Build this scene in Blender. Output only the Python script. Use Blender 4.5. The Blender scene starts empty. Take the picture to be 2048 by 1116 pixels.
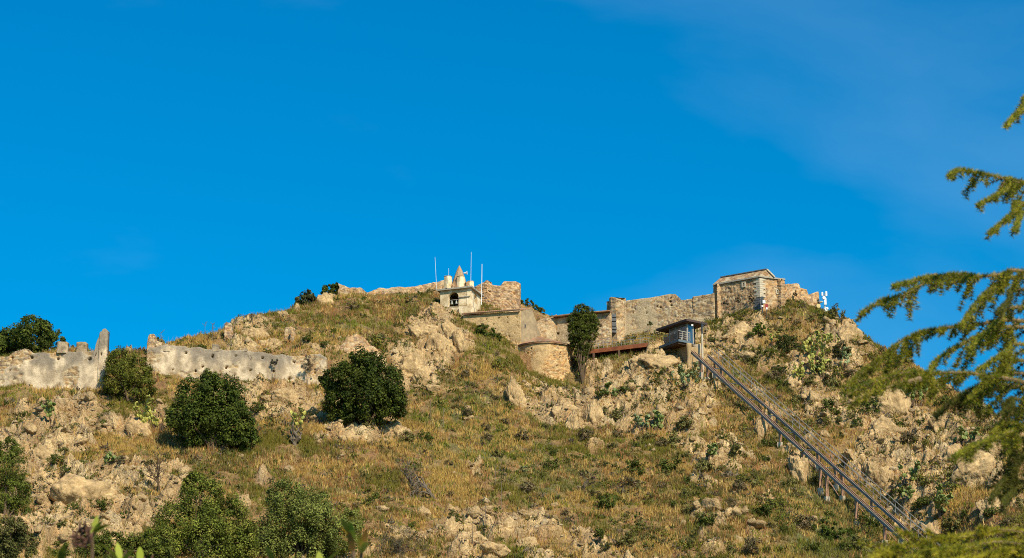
import bpy, math, random
import numpy as np
from mathutils import Vector, noise as mnoise

# ---------------------------------------------------------------- camera, sky, sun, exposure
scene = bpy.context.scene
COL = scene.collection
PITCH = math.radians(15.0)
FPX = 4836.0                      # focal length in photograph pixels (2048 wide) = 85 mm
CAMZ = 1.7
cam_d = bpy.data.cameras.new('camera')
cam = bpy.data.objects.new('camera', cam_d)
COL.objects.link(cam)
cam.location = (0, 0, CAMZ)
cam.rotation_euler = (math.pi / 2 + PITCH, 0, 0)
cam_d.sensor_width = 36.0
cam_d.lens = FPX / 2048 * 36.0
cam_d.clip_start = 0.2
cam_d.clip_end = 9000
cam_d.dof.use_dof = True
cam_d.dof.focus_distance = 280
cam_d.dof.aperture_fstop = 10.0
scene.camera = cam

SUN_AZ = math.radians(29)         # to the right of straight behind the camera
SUN_EL = math.radians(39)
world = bpy.data.worlds.new('World')
scene.world = world
world.use_nodes = True
wn = world.node_tree.nodes; wl = world.node_tree.links
wn.clear()
w_out = wn.new('ShaderNodeOutputWorld')
w_bg = wn.new('ShaderNodeBackground')
sky = wn.new('ShaderNodeTexSky')
sky.sky_type = 'NISHITA'
sky.sun_disc = False
sky.sun_elevation = SUN_EL
sky.sun_rotation = math.pi - SUN_AZ
sky.altitude = 200
sky.air_density = 1.0
sky.dust_density = 1.5
sky.ozone_density = 3.0
w_hs = wn.new('ShaderNodeHueSaturation')
w_hs.inputs['Saturation'].default_value = 1.29
w_hs.inputs['Value'].default_value = 1.0
w_tint = wn.new('ShaderNodeMix'); w_tint.data_type = 'RGBA'; w_tint.blend_type = 'MULTIPLY'
w_tint.inputs['Factor'].default_value = 1.0
w_tint.inputs['B'].default_value = (0.63, 0.99, 1.12, 1)   # polarised, deep azure sky
wl.new(sky.outputs[0], w_tint.inputs['A'])
wl.new(w_tint.outputs['Result'], w_hs.inputs['Color'])
# thin high cirrus, over the whole sky
w_tc = wn.new('ShaderNodeTexCoord')
w_mp = wn.new('ShaderNodeMapping')
w_mp.inputs['Scale'].default_value = (2.6, 1.0, 7.0)
w_mp.inputs['Location'].default_value = (-0.02, 2.1882, 3.90)
w_mp.inputs['Rotation'].default_value = (0, 0.35, 0)
w_nz = wn.new('ShaderNodeTexNoise')
w_nz.inputs['Scale'].default_value = 1.5
w_nz.inputs['Detail'].default_value = 6
w_nz.inputs['Roughness'].default_value = 0.5
w_nz.inputs['Distortion'].default_value = 0.4
w_rp = wn.new('ShaderNodeValToRGB')
w_rp.color_ramp.elements[0].position = 0.44
w_rp.color_ramp.elements[1].position = 0.84
w_rp.color_ramp.elements[0].color = (0, 0, 0, 1)
w_rp.color_ramp.elements[1].color = (0.26, 0.26, 0.26, 1)
w_mx = wn.new('ShaderNodeMix'); w_mx.data_type = 'RGBA'
wl.new(w_tc.outputs['Generated'], w_mp.inputs['Vector'])
wl.new(w_mp.outputs[0], w_nz.inputs['Vector'])
wl.new(w_nz.outputs['Fac'], w_rp.inputs['Fac'])
wl.new(w_rp.outputs['Color'], w_mx.inputs['Factor'])
wl.new(w_hs.outputs[0], w_mx.inputs['A'])
w_mx.inputs['B'].default_value = (2.9, 5.0, 7.4, 1)
wl.new(w_mx.outputs['Result'], w_bg.inputs['Color'])
w_bg.inputs['Strength'].default_value = 0.11
wl.new(w_bg.outputs[0], w_out.inputs['Surface'])

sun_d = bpy.data.lights.new('sun', 'SUN')
sun_d.energy = 5.0
sun_d.angle = math.radians(0.5)
sun_d.color = (1.0, 0.88, 0.68)
sun = bpy.data.objects.new('sun', sun_d)
COL.objects.link(sun)
sdir = Vector((math.sin(SUN_AZ) * math.cos(SUN_EL), -math.cos(SUN_AZ) * math.cos(SUN_EL), math.sin(SUN_EL)))
sun.rotation_euler = sdir.to_track_quat('Z', 'Y').to_euler()
sun.location = (60, -60, 120)

vs = scene.view_settings
vs.view_transform = 'Standard'
vs.look = 'None'
vs.gamma = 1.0
vs.exposure = 0.2
vs.use_curve_mapping = False
scene.cycles.max_bounces = 6
scene.cycles.diffuse_bounces = 3
scene.cycles.transparent_max_bounces = 8
scene.cycles.use_denoising = False
scene.cycles.pixel_filter_type = 'BLACKMAN_HARRIS'
scene.cycles.filter_width = 1.0

# ---------------------------------------------------------------- geometry helpers
rng = np.random.default_rng(7)
random.seed(7)
CP, SP = math.cos(PITCH), math.sin(PITCH)

def P(px, py, Y):
    """World point seen at photo pixel (px, py) at distance Y along the ground."""
    u = (px - 1024) / FPX; v = (558 - py) / FPX
    t = Y / (CP - v * SP)
    return Vector((u * t, Y, CAMZ + t * (SP + v * CP)))

def PZ(px, py, z):
    """World point on the ray through (px, py) at height z."""
    v = (558 - py) / FPX
    k = (SP + v * CP) / (CP - v * SP)
    return P(px, py, (z - CAMZ) / k)

def proj(x, y, z):
    dz = z - CAMZ
    d = y * CP + dz * SP
    d = np.maximum(d, 0.1)
    return 1024 + FPX * x / d, 558 - FPX * (-y * SP + dz * CP) / d

def hsh(ix, iy, seed=0):
    ix = ix.astype(np.int64); iy = iy.astype(np.int64)
    h = (ix * 374761393 + iy * 668265263 + seed * 974634777) & 0xFFFFFFFF
    h = ((h ^ (h >> 13)) * 1274126177) & 0xFFFFFFFF
    h = ((h ^ (h >> 16)) * 2246822519) & 0xFFFFFFFF
    return ((h ^ (h >> 15)) & 0xFFFFFF) / float(0xFFFFFF)

def vnoise(x, y, seed=0):
    x = np.asarray(x, float); y = np.asarray(y, float)
    ix = np.floor(x); iy = np.floor(y)
    fx = x - ix; fy = y - iy
    fx = fx * fx * (3 - 2 * fx); fy = fy * fy * (3 - 2 * fy)
    a = hsh(ix, iy, seed); b = hsh(ix + 1, iy, seed); c = hsh(ix, iy + 1, seed); d = hsh(ix + 1, iy + 1, seed)
    return (a * (1 - fx) + b * fx) * (1 - fy) + (c * (1 - fx) + d * fx) * fy

def fbm(x, y, seed=0, octs=4):
    s = 0.0; a = 0.5; n = 0.0
    x = np.asarray(x, float); y = np.asarray(y, float)
    for i in range(octs):
        s = s + a * vnoise(x, y, seed + i * 17); n += a
        x = x * 2.03 + 5.1; y = y * 2.03 + 1.7; a *= 0.5
    return s / n

def voro(x, y, seed=0):
    """F1, F2 and a random id of the nearest cell."""
    x = np.asarray(x, float); y = np.asarray(y, float)
    ix = np.floor(x); iy = np.floor(y)
    f1 = np.full(x.shape, 9.0); f2 = np.full(x.shape, 9.0); cid = np.zeros(x.shape)
    for dx in (-1, 0, 1):
        for dy in (-1, 0, 1):
            cx = ix + dx; cy = iy + dy
            qx = cx + 0.15 + 0.7 * hsh(cx, cy, seed); qy = cy + 0.15 + 0.7 * hsh(cx, cy, seed + 5)
            d = np.hypot(x - qx, y - qy)
            near = d < f1
            f2 = np.where(near, f1, np.minimum(f2, d))
            cid = np.where(near, hsh(cx, cy, seed + 9), cid)
            f1 = np.where(near, d, f1)
    return f1, f2, cid

def sstep(a, b, x):
    t = np.clip((x - a) / (b - a), 0, 1)
    return t * t * (3 - 2 * t)

def npmesh(name, V, F, col=None, smooth=False, extra=None):
    m = bpy.data.meshes.new(name)
    V = np.ascontiguousarray(V, dtype=np.float32); F = np.ascontiguousarray(F, dtype=np.int32)
    k = F.shape[1]
    m.vertices.add(len(V)); m.vertices.foreach_set('co', V.ravel())
    m.loops.add(F.size); m.loops.foreach_set('vertex_index', F.ravel())
    m.polygons.add(len(F)); m.polygons.foreach_set('loop_start', np.arange(0, F.size, k, dtype=np.int32))
    m.update(calc_edges=True)
    if smooth:
        m.polygons.foreach_set('use_smooth', np.ones(len(F), dtype=bool))
    if col is not None:
        a = m.color_attributes.new('col', 'FLOAT_COLOR', 'POINT')
        c = np.ones((len(V), 4), np.float32); c[:, :3] = col
        a.data.foreach_set('color', c.ravel())
    if extra is not None:
        a = m.attributes.new('msk', 'FLOAT', 'POINT')
        a.data.foreach_set('value', np.ascontiguousarray(extra, dtype=np.float32))
    return m

def tag(o, label=None, cat=None, group=None, kind=None):
    if label: o['label'] = label; o['kind'] = 'thing'
    if cat: o['category'] = cat
    if group: o['group'] = group
    if kind: o['kind'] = kind
    return o

def link(name, mesh, mat=None, parent=None, loc=None):
    o = bpy.data.objects.new(name, mesh)
    COL.objects.link(o)
    if mat is not None and mesh is not None:
        if not mesh.materials: mesh.materials.append(mat)
    if parent is not None:
        o.parent = parent
        o.matrix_parent_inverse = parent.matrix_basis.inverted()
    if loc is not None: o.location = loc
    return o

def empty(name, loc, label, cat, group=None):
    o = bpy.data.objects.new(name, None)
    COL.objects.link(o)
    o.location = loc
    o.empty_display_size = 0.3
    bpy.context.view_layer.update() if False else None
    return tag(o, label, cat, group)

class MB:
    """Collects simple solids, in world coordinates, into one mesh."""
    def __init__(s): s.v = []; s.f = []
    def add(s, v, f):
        n = len(s.v); s.v += [tuple(p) for p in v]; s.f += [tuple(i + n for i in q) for q in f]; return s
    def hexa(s, b, t):
        """8 corners: bottom loop b and top loop t of four points each."""
        return s.add(list(b) + list(t), [(3, 2, 1, 0), (4, 5, 6, 7), (0, 1, 5, 4), (1, 2, 6, 5), (2, 3, 7, 6), (3, 0, 4, 7)])
    def slab(s, loop, z0, z1):
        n = len(loop)
        v = [(p[0], p[1], z0) for p in loop] + [(p[0], p[1], z1) for p in loop]
        f = [tuple(range(n - 1, -1, -1)), tuple(range(n, 2 * n))] + [(i, (i + 1) % n, n + (i + 1) % n, n + i) for i in range(n)]
        return s.add(v, f)
    def beam(s, a, b, w, h, up=Vector((0, 0, 1))):
        a = Vector(a); b = Vector(b); d = (b - a).normalized()
        sd = d.cross(up)
        if sd.length < 1e-4: sd = d.cross(Vector((1, 0, 0)))
        sd.normalize(); uu = sd.cross(d).normalized()
        c = [(-w / 2, -h / 2), (w / 2, -h / 2), (w / 2, h / 2), (-w / 2, h / 2)]
        return s.hexa([a + sd * x + uu * y for x, y in c], [b + sd * x + uu * y for x, y in c])
    def box(s, c, sx, sy, sz, rz=0.0):
        c = Vector(c); X = Vector((math.cos(rz), math.sin(rz), 0)); Y = Vector((-math.sin(rz), math.cos(rz), 0)); Z = Vector((0, 0, 1))
        q = [(-1, -1), (1, -1), (1, 1), (-1, 1)]
        return s.hexa([c + X * (a * sx / 2) + Y * (b * sy / 2) - Z * (sz / 2) for a, b in q], [c + X * (a * sx / 2) + Y * (b * sy / 2) + Z * (sz / 2) for a, b in q])
    def tube(s, pts, rad, n=6, cap=True):
        pts = [Vector(p) for p in pts]
        if not hasattr(rad, '__len__'): rad = [rad] * len(pts)
        v = []; f = []
        for i, p in enumerate(pts):
            d = (pts[min(i + 1, len(pts) - 1)] - pts[max(i - 1, 0)]).normalized()
            sd = d.cross(Vector((0, 0, 1)))
            if sd.length < 1e-3: sd = d.cross(Vector((1, 0, 0)))
            sd.normalize(); uu = sd.cross(d)
            for k in range(n):
                a = 2 * math.pi * k / n
                v.append(p + (sd * math.cos(a) + uu * math.sin(a)) * rad[i])
        for i in range(len(pts) - 1):
            for k in range(n):
                f.append((i * n + k, i * n + (k + 1) % n, (i + 1) * n + (k + 1) % n, (i + 1) * n + k))
        if cap:
            f.append(tuple(range(n - 1, -1, -1))); f.append(tuple(range((len(pts) - 1) * n, len(pts) * n)))
        return s.add(v, f)
    def lathe(s, c, prof, n=12):
        c = Vector(c); v = []; f = []
        for r, z in prof:
            for k in range(n):
                a = 2 * math.pi * k / n
                v.append((c.x + r * math.cos(a), c.y + r * math.sin(a), c.z + z))
        for i in range(len(prof) - 1):
            for k in range(n):
                f.append((i * n + k, i * n + (k + 1) % n, (i + 1) * n + (k + 1) % n, (i + 1) * n + k))
        f.append(tuple(range(n - 1, -1, -1))); f.append(tuple(range((len(prof) - 1) * n, len(prof) * n)))
        return s.add(v, f)
    def build(s, name, mat, parent=None, smooth=False, bevel=0):
        m = bpy.data.meshes.new(name)
        m.from_pydata(s.v, [], s.f); m.update()
        if smooth: m.polygons.foreach_set('use_smooth', np.ones(len(m.polygons), dtype=bool))
        o = link(name, m, mat, parent)
        if bevel:
            b = o.modifiers.new('bevel', 'BEVEL'); b.width = bevel; b.segments = 1
        return o

# ---------------------------------------------------------------- materials
def node_mat(name):
    m = bpy.data.materials.new(name); m.use_nodes = True
    nt = m.node_tree
    b = nt.nodes['Principled BSDF']
    b.inputs['Specular IOR Level'].default_value = 0.25
    return m, nt, b

def noise_mul(nt, src, scale, lo, hi, detail=5, coord='Object', rough=0.6):
    """src colour times a noise between lo and hi"""
    tc = nt.nodes.new('ShaderNodeTexCoord')
    nz = nt.nodes.new('ShaderNodeTexNoise'); nz.inputs['Scale'].default_value = scale
    nz.inputs['Detail'].default_value = detail; nz.inputs['Roughness'].default_value = rough
    nt.links.new(tc.outputs[coord], nz.inputs['Vector'])
    mr = nt.nodes.new('ShaderNodeMapRange')
    mr.inputs['From Min'].default_value = 0.28; mr.inputs['From Max'].default_value = 0.72
    mr.inputs['To Min'].default_value = lo; mr.inputs['To Max'].default_value = hi
    nt.links.new(nz.outputs['Fac'], mr.inputs['Value'])
    mx = nt.nodes.new('ShaderNodeVectorMath'); mx.operation = 'SCALE'
    nt.links.new(src, mx.inputs[0]); nt.links.new(mr.outputs[0], mx.inputs['Scale'])
    return mx.outputs[0], nz.outputs['Fac']

def add_bump(nt, b, scale, dist, detail=6, strength=1.0, kind='noise'):
    tc = nt.nodes.new('ShaderNodeTexCoord')
    if kind == 'noise':
        nz = nt.nodes.new('ShaderNodeTexNoise'); nz.inputs['Scale'].default_value = scale
        nz.inputs['Detail'].default_value = detail; nz.inputs['Roughness'].default_value = 0.65
        out = nz.outputs['Fac']
    else:
        nz = nt.nodes.new('ShaderNodeTexVoronoi'); nz.inputs['Scale'].default_value = scale
        nz.feature = 'DISTANCE_TO_EDGE'
        out = nz.outputs['Distance']
    nt.links.new(tc.outputs['Object'], nz.inputs['Vector'])
    bp = nt.nodes.new('ShaderNodeBump'); bp.inputs['Distance'].default_value = dist; bp.inputs['Strength'].default_value = strength
    nt.links.new(out, bp.inputs['Height'])
    if b.inputs['Normal'].links:
        nt.links.new(b.inputs['Normal'].links[0].from_socket, bp.inputs['Normal'])
    nt.links.new(bp.outputs[0], b.inputs['Normal'])

def mat_attr(name, s1=2.5, lo=0.75, hi=1.25, rough=0.92, bump=(6.0, 0.06), s2=None, v2=.2):
    m, nt, b = node_mat(name)
    at = nt.nodes.new('ShaderNodeAttribute'); at.attribute_name = 'col'
    c, _ = noise_mul(nt, at.outputs['Color'], s1, lo, hi)
    if s2: c, _ = noise_mul(nt, c, s2, 1 - v2, 1 + v2, detail=3)
    nt.links.new(c, b.inputs['Base Color'])
    b.inputs['Roughness'].default_value = rough
    if bump: add_bump(nt, b, *bump)
    return m

def mat_plain(name, col, rough=0.8, metal=0.0, var=0.25, scale=3.0, bump=None, col2=None, s2=1.2, spec=0.25):
    m, nt, b = node_mat(name)
    b.inputs['Specular IOR Level'].default_value = spec
    rgb = nt.nodes.new('ShaderNodeRGB'); rgb.outputs[0].default_value = (*col, 1)
    src = rgb.outputs[0]
    if col2 is not None:
        tc = nt.nodes.new('ShaderNodeTexCoord')
        nz = nt.nodes.new('ShaderNodeTexNoise'); nz.inputs['Scale'].default_value = s2; nz.inputs['Detail'].default_value = 7
        nz.inputs['Roughness'].default_value = 0.62
        nt.links.new(tc.outputs['Object'], nz.inputs['Vector'])
        rp = nt.nodes.new('ShaderNodeValToRGB')
        rp.color_ramp.elements[0].position = 0.43; rp.color_ramp.elements[1].position = 0.58
        rp.color_ramp.elements[0].color = (*col, 1); rp.color_ramp.elements[1].color = (*col2, 1)
        nt.links.new(nz.outputs['Fac'], rp.inputs['Fac'])
        src = rp.outputs['Color']
    c, _ = noise_mul(nt, src, scale, 1 - var, 1 + var)
    nt.links.new(c, b.inputs['Base Color'])
    b.inputs['Roughness'].default_value = rough
    b.inputs['Metallic'].default_value = metal
    if bump: add_bump(nt, b, *bump)
    return m

def mat_leaf(name, trans=0.25):
    m = bpy.data.materials.new(name); m.use_nodes = True
    nt = m.node_tree; nt.nodes.clear()
    o = nt.nodes.new('ShaderNodeOutputMaterial')
    at = nt.nodes.new('ShaderNodeAttribute'); at.attribute_name = 'col'
    d = nt.nodes.new('ShaderNodeBsdfPrincipled'); d.inputs['Roughness'].default_value = 0.7; d.inputs['Specular IOR Level'].default_value = 0.15
    t = nt.nodes.new('ShaderNodeBsdfTranslucent')
    mx = nt.nodes.new('ShaderNodeMixShader'); mx.inputs[0].default_value = trans
    nt.links.new(at.outputs['Color'], d.inputs['Base Color']); nt.links.new(at.outputs['Color'], t.inputs['Color'])
    nt.links.new(d.outputs[0], mx.inputs[1]); nt.links.new(t.outputs[0], mx.inputs[2]); nt.links.new(mx.outputs[0], o.inputs['Surface'])
    return m

def mat_rubble(name, scale=3.2):
    """masonry for pieces too small for built stones: cells of mixed brown stone in pale mortar"""
    m, nt, b = node_mat(name)
    tc = nt.nodes.new('ShaderNodeTexCoord')
    mp = nt.nodes.new('ShaderNodeMapping'); mp.inputs['Scale'].default_value = (1, 1, 1.6)
    nt.links.new(tc.outputs['Object'], mp.inputs['Vector'])
    v = nt.nodes.new('ShaderNodeTexVoronoi'); v.inputs['Scale'].default_value = scale
    nt.links.new(mp.outputs[0], v.inputs['Vector'])
    rp = nt.nodes.new('ShaderNodeValToRGB'); rp.color_ramp.interpolation = 'CONSTANT'
    cs = [(.33, .2, .1), (.42, .28, .15), (.26, .15, .08), (.46, .36, .23), (.36, .23, .12)]
    for i, c in enumerate(cs):
        e = rp.color_ramp.elements[i] if i < 2 else rp.color_ramp.elements.new(i / 5)
        e.position = i / 5; e.color = (*c, 1)
    sep = nt.nodes.new('ShaderNodeSeparateColor'); nt.links.new(v.outputs['Color'], sep.inputs[0])
    nt.links.new(sep.outputs[0], rp.inputs['Fac'])
    c, _ = noise_mul(nt, rp.outputs['Color'], 1.2, 0.75, 1.25)
    nt.links.new(c, b.inputs['Base Color'])
    b.inputs['Roughness'].default_value = 0.92
    add_bump(nt, b, scale, 0.05, kind='voronoi')
    return m

M = {}
M['ground'] = mat_attr('hillside_ground', 1.3, 0.66, 1.34, bump=(3.0, 0.4), s2=7.0, v2=.42)
add_bump(M['ground'].node_tree, M['ground'].node_tree.nodes['Principled BSDF'], 1.7, 0.25, kind='voronoi')
M['rock'] = mat_attr('sandstone_rock', 1.6, 0.7, 1.3, bump=(3.0, 0.3), s2=7.0, v2=.38)
M['stone'] = mat_attr('rubble_masonry', 1.2, 0.74, 1.26, bump=(6.0, 0.08), s2=6.0, v2=.3)
M['plaster'] = mat_attr('old_plaster', 1.4, 0.74, 1.22, bump=(5.0, 0.06), s2=8.0, v2=.22)
M['rubble'] = mat_rubble('rubble_small')
M['leaf'] = mat_leaf('leaf')
M['grass'] = mat_leaf('grass_blade', 0.3)
M['needle'] = mat_leaf('cedar_needle', 0.35)
M['bark'] = mat_plain('bark', (.12, .078, .045), 0.95, var=0.35, scale=6, bump=(14, 0.03))
M['deadwood'] = mat_plain('dead_wood', (.15, .115, .08), 0.95, var=0.3, scale=5)
M['white_plaster'] = mat_plain('belfry_plaster', (.80, .64, .41), 0.9, var=0.12, scale=3, col2=(.50, .36, .19), s2=0.9, bump=(6, 0.03))
M['cornice'] = mat_plain('cornice_stone', (.34, .30, .24), 0.9, var=0.25, bump=(6, 0.03))
M['pale_stone'] = mat_plain('pale_quoin', (.52, .44, .32), 0.9, var=0.2, scale=4, bump=(8, 0.03))
M['grey_stone'] = mat_plain('grey_quoin', (.12, .12, .12), 0.9, var=0.35, scale=4, bump=(8, 0.03))
M['grey_plaster'] = mat_plain('grey_plaster', (.29, .215, .13), 0.92, var=0.25, scale=2.5, col2=(.36, .265, .155), s2=0.8, bump=(9, 0.02))
M['brick'] = mat_plain('spire_brick', (.40, .22, .11), 0.9, var=0.3, scale=5, col2=(.36, .27, .17), s2=2.2, bump=(9, 0.04))
M['tile'] = mat_plain('clay_tile', (.36, .18, .09), 0.85, var=0.35, scale=2.5, col2=(.30, .21, .13), s2=1.5)
M['bronze'] = mat_plain('bell_bronze', (.26, .26, .22), 0.5, 0.3, var=0.2)
M['steel'] = mat_plain('galvanised_steel', (.35, .31, .26), 0.6, 0.0, var=0.15, scale=2)
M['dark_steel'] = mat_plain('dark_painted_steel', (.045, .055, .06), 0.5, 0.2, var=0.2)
M['blue_steel'] = mat_plain('blue_grey_steel', (.12, .15, .17), 0.5, 0.0, var=0.15)
M['rust'] = mat_plain('rusty_rail', (.34, .19, .12), 0.85, 0.0, var=0.35, scale=4)
M['corten'] = mat_plain('corten_steel', (.28, .09, .035), 0.75, 0.1, var=0.3, scale=1.5, col2=(.20, .065, .03), s2=1.0)
M['concrete'] = mat_plain('concrete', (.46, .37, .26), 0.9, var=0.15, scale=2)
M['brown_concrete'] = mat_plain('brown_concrete', (.38, .26, .13), 0.9, var=0.2, scale=2.5, bump=(4, 0.05))
M['roof_copper'] = mat_plain('brown_sheet_roof', (.085, .055, .045), 0.55, 0.2, var=0.25)
M['soffit'] = mat_plain('soffit_timber', (.09, .05, .03), 0.8, var=0.25)
M['white_paint'] = mat_plain('white_paint', (.8, .8, .78), 0.5, var=0.05)
M['yellow_drum'] = mat_plain('yellowed_drum', (.62, .47, .20), 0.6, var=0.1)
M['red_paint'] = mat_plain('red_paint', (.28, .03, .03), 0.6, var=0.1)
M['grey_paint'] = mat_plain('grey_paint', (.20, .20, .20), 0.6, var=0.2)
M['rail_grey'] = mat_plain('rail_grey', (.27, .25, .22), 0.6, 0.0, var=0.15)
M['seed_head'] = mat_plain('seed_head', (.11, .055, .035), 0.9, var=0.3)
M['cedar_twig'] = mat_plain('cedar_twig', (.20, .13, .07), 0.9, var=0.3)
def mat_glass():
    m, nt, b = node_mat('window_glass')
    b.inputs['Base Color'].default_value = (.035, .06, .08, 1); b.inputs['Roughness'].default_value = 0.2
    b.inputs['Specular IOR Level'].default_value = 0.25
    b.inputs['Transmission Weight'].default_value = 0.15
    return m
M['glass'] = mat_glass()
# ---------------------------------------------------------------- hillside
CTRL = [  # photo pixel and distance of points on the hillside
 (-250,1116,205),(0,1116,208),(300,1116,212),(600,1116,217),(900,1116,222),(1200,1116,226),(1500,1116,229),(1650,1116,233),(1740,1116,236),(1850,1116,232),(2048,1116,226),(2300,1116,222),
 (-250,1030,218),(0,1030,220),(300,1030,224),(600,1030,228),(900,1030,233),(1200,1030,237),(1450,1030,240),(1600,1030,243),(1700,1030,249),(1800,1030,245),(1950,1030,238),(2200,1030,232),
 (-250,940,232),(0,940,233),(300,940,236),(600,940,240),(900,940,246),(1150,940,251),(1400,940,254),(1560,940,256),(1660,950,258),(1780,940,257),(1950,940,251),(2200,940,244),
 (0,850,246),(300,850,249),(600,850,252),(850,850,258),(1050,850,264),(1250,850,268),(1450,850,269),(1600,850,270),(1750,850,269),(1900,850,265),(2050,870,262),
 (0,766,257),(80,770,257),(206,784,256.5),(260,800,255),(300,748,262),(400,758,262),(473,769,262.5),(560,770,263),(645,766,264),(730,800,262),(820,790,267),
 (0,714,261),(100,712,261.5),(200,712,262),(245,712,263),(290,712,265),(345,695,265.5),(430,699,266),(500,702,266),(580,713,267),(650,716,267),
 (360,688,268),(400,681,271),(450,668,275),(480,654,279),(520,643,281.5),(560,634,284),(600,620,288),(640,608,292),(680,598,297),(730,594,298),(780,590,298.5),(830,588,298.5),(880,588,298),(925,626,293),(960,628,293),
 (560,675,273),(650,660,278),(700,690,273),(760,700,274),(760,650,283),(850,640,286),(850,700,278),(820,745,273),(900,660,287),(930,700,280),(950,642,291),(1000,664,290),(1043,690,288.5),(1000,720,280),(900,770,270),(1050,740,283),(1090,760,282),(1000,790,272),(1145,762,286),
 (1165,765,287),(1150,690,299),(1100,688,300),(1058,614,306),(1080,626,309),(1200,690,302),(1200,730,291),(1250,670,303),(1330,665,303),(1400,650,302),(1450,642,300),(1515,622,297.5),(1570,616,298.5),(1600,612,299),(1640,628,299.5),
 (1260,705,293),(1320,702,290),(1355,710,287),(1400,715,287),(1420,690,292),(1300,760,280),(1200,790,277),(1380,770,280),(1450,760,284),(1500,700,293),(1560,660,296),(1600,720,288),(1500,800,277),(1600,790,281),
 (1700,657,298.5),(1760,692,296),(1850,747,290),(1950,806,284),(2048,866,278),(2200,962,270),(1700,740,288),(1800,800,281),(1900,860,274.5),(1680,690,293),
]
wp = [tuple(P(*c)) for c in CTRL]
zr = lambda px, py, Y: P(px, py, Y).z
for (px, py, Y) in [(0,714,261),(200,712,262),(360,688,268),(450,668,275),(560,634,284),(640,608,292),(730,590,299),(830,588,299),(1085,628,306),(1180,640,308),(1300,640,310),(1450,630,310),(1600,612,305),(1700,657,298.5),(1850,747,290),(2048,866,278),(2200,962,270)]:
    p = P(px, py, Y)
    wp += [(p.x * 1.06, p.y + 20, p.z - 8), (p.x * 1.15, p.y + 50, p.z - 26)]
for x in np.linspace(-120, 120, 9):
    wp += [(x, 185, 20.0 - 0.02 * abs(x)), (x, 150, 10.0), (x, 110, 3.0), (x, 400, 12.0)]
for y, z in [(220, 28), (260, 40), (300, 42), (340, 30)]:
    wp += [(-105, y, z), (105, y, z * 0.85)]
wp = np.array(wp)

def tps_fit(pts, lam=0.4):
    n = len(pts); X = pts[:, :2] / 50.0
    r2 = ((X[:, None] - X[None]) ** 2).sum(-1)
    K = 0.5 * r2 * np.log(r2 + 1e-12) + lam * 1e-3 * np.eye(n)
    Pm = np.c_[np.ones(n), X]
    A = np.zeros((n + 3, n + 3)); A[:n, :n] = K; A[:n, n:] = Pm; A[n:, :n] = Pm.T
    return np.linalg.solve(A, np.r_[pts[:, 2], 0, 0, 0]), X
TW, TX = tps_fit(wp)
def tps(x, y):
    Q = np.c_[x, y] / 50.0; out = np.empty(len(Q))
    for i in range(0, len(Q), 20000):
        q = Q[i:i + 20000]
        r2 = ((q[:, None] - TX[None]) ** 2).sum(-1)
        out[i:i + 20000] = (0.5 * r2 * np.log(r2 + 1e-12)) @ TW[:-3] + TW[-3] + q @ TW[-2:]
    return out
# coarse 1 m table, then bilinear
CX = np.arange(-140, 141.0); CY = np.arange(90, 431.0)
gx, gy = np.meshgrid(CX, CY)
CZ = tps(gx.ravel(), gy.ravel()).reshape(gx.shape)
wgt = sstep(90, 130, gy) * (1 - sstep(380, 430, gy)) * (1 - sstep(95, 140, np.abs(gx)))
CZ = CZ * wgt
def bil(tab, x0, y0, step, x, y):
    fx = np.clip((np.asarray(x, float) - x0) / step, 0, tab.shape[1] - 1.001); fy = np.clip((np.asarray(y, float) - y0) / step, 0, tab.shape[0] - 1.001)
    ix = fx.astype(int); iy = fy.astype(int); fx = fx - ix; fy = fy - iy
    return (tab[iy, ix] * (1 - fx) + tab[iy, ix + 1] * fx) * (1 - fy) + (tab[iy + 1, ix] * (1 - fx) + tab[iy + 1, ix + 1] * fx) * fy
def base_z(x, y): return bil(CZ, -140, 90, 1.0, x, y)

# where bare rock, green grass and dry grass lie: soft patches (photo pixel, extents, weight)
ROCKS = [(150,840,140,45,1),(60,900,90,50,.6),(160,985,150,60,1),(110,1060,150,50,1),(330,960,60,50,.5),(560,795,90,35,.9),(450,790,60,30,.7),(760,850,90,28,.9),(690,870,60,25,.6),(600,910,70,25,.4),(830,735,55,35,1),(890,665,55,50,1),(845,640,40,30,.6),(1330,725,70,30,1),(1300,790,60,40,.7),(1230,770,40,40,.8),(1120,815,70,35,.7),(1190,825,40,30,.7),
 (1380,790,60,50,.8),(1460,900,80,45,.6),(1300,850,70,40,.6),(1540,840,40,50,.9),(1600,935,30,40,.9),(1690,665,50,25,1),(1480,670,60,40,.8),(1580,760,70,50,.7),(1700,820,60,50,.8),(1800,840,90,40,1),(1780,900,60,40,.6),(1950,920,60,45,1),(1750,935,50,30,.8),(1900,880,60,30,.8),(1850,960,60,50,.7),(1850,1020,60,40,.6),(1990,980,60,50,.5),(1000,1050,60,35,1),(930,1070,60,40,.8),(1080,1060,40,30,.7),(850,1050,40,25,.6),(1440,1045,50,25,.7),(1500,1085,50,25,.6),(1160,1080,60,25,.6),(1400,960,60,40,.5),(500,650,60,25,.6),(700,610,60,15,.4),(1020,790,40,25,.5),(960,940,40,30,.5),(1650,720,60,40,.5),(1400,690,40,25,.6)]
GREENS = [(1000,900,120,40,.9),(1100,970,80,40,.9),(900,830,90,30,.6),(1650,1030,70,70,1.6),(1700,1090,90,50,1.5),(1570,850,28,40,1.0),(1470,770,30,30,.9),(1520,810,30,30,.8),(720,660,80,20,.6),(560,655,60,15,.4),(1000,690,60,30,.6),(1130,740,40,30,.4),(1290,668,60,10,1.0),(1600,630,50,12,.9),(1500,640,50,12,.5),(1230,720,40,15,.6),(1800,880,60,20,.4),(40,800,50,25,.5),(1250,1000,60,30,.4),(1600,980,40,40,.8),(960,810,80,30,.6)]
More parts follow.
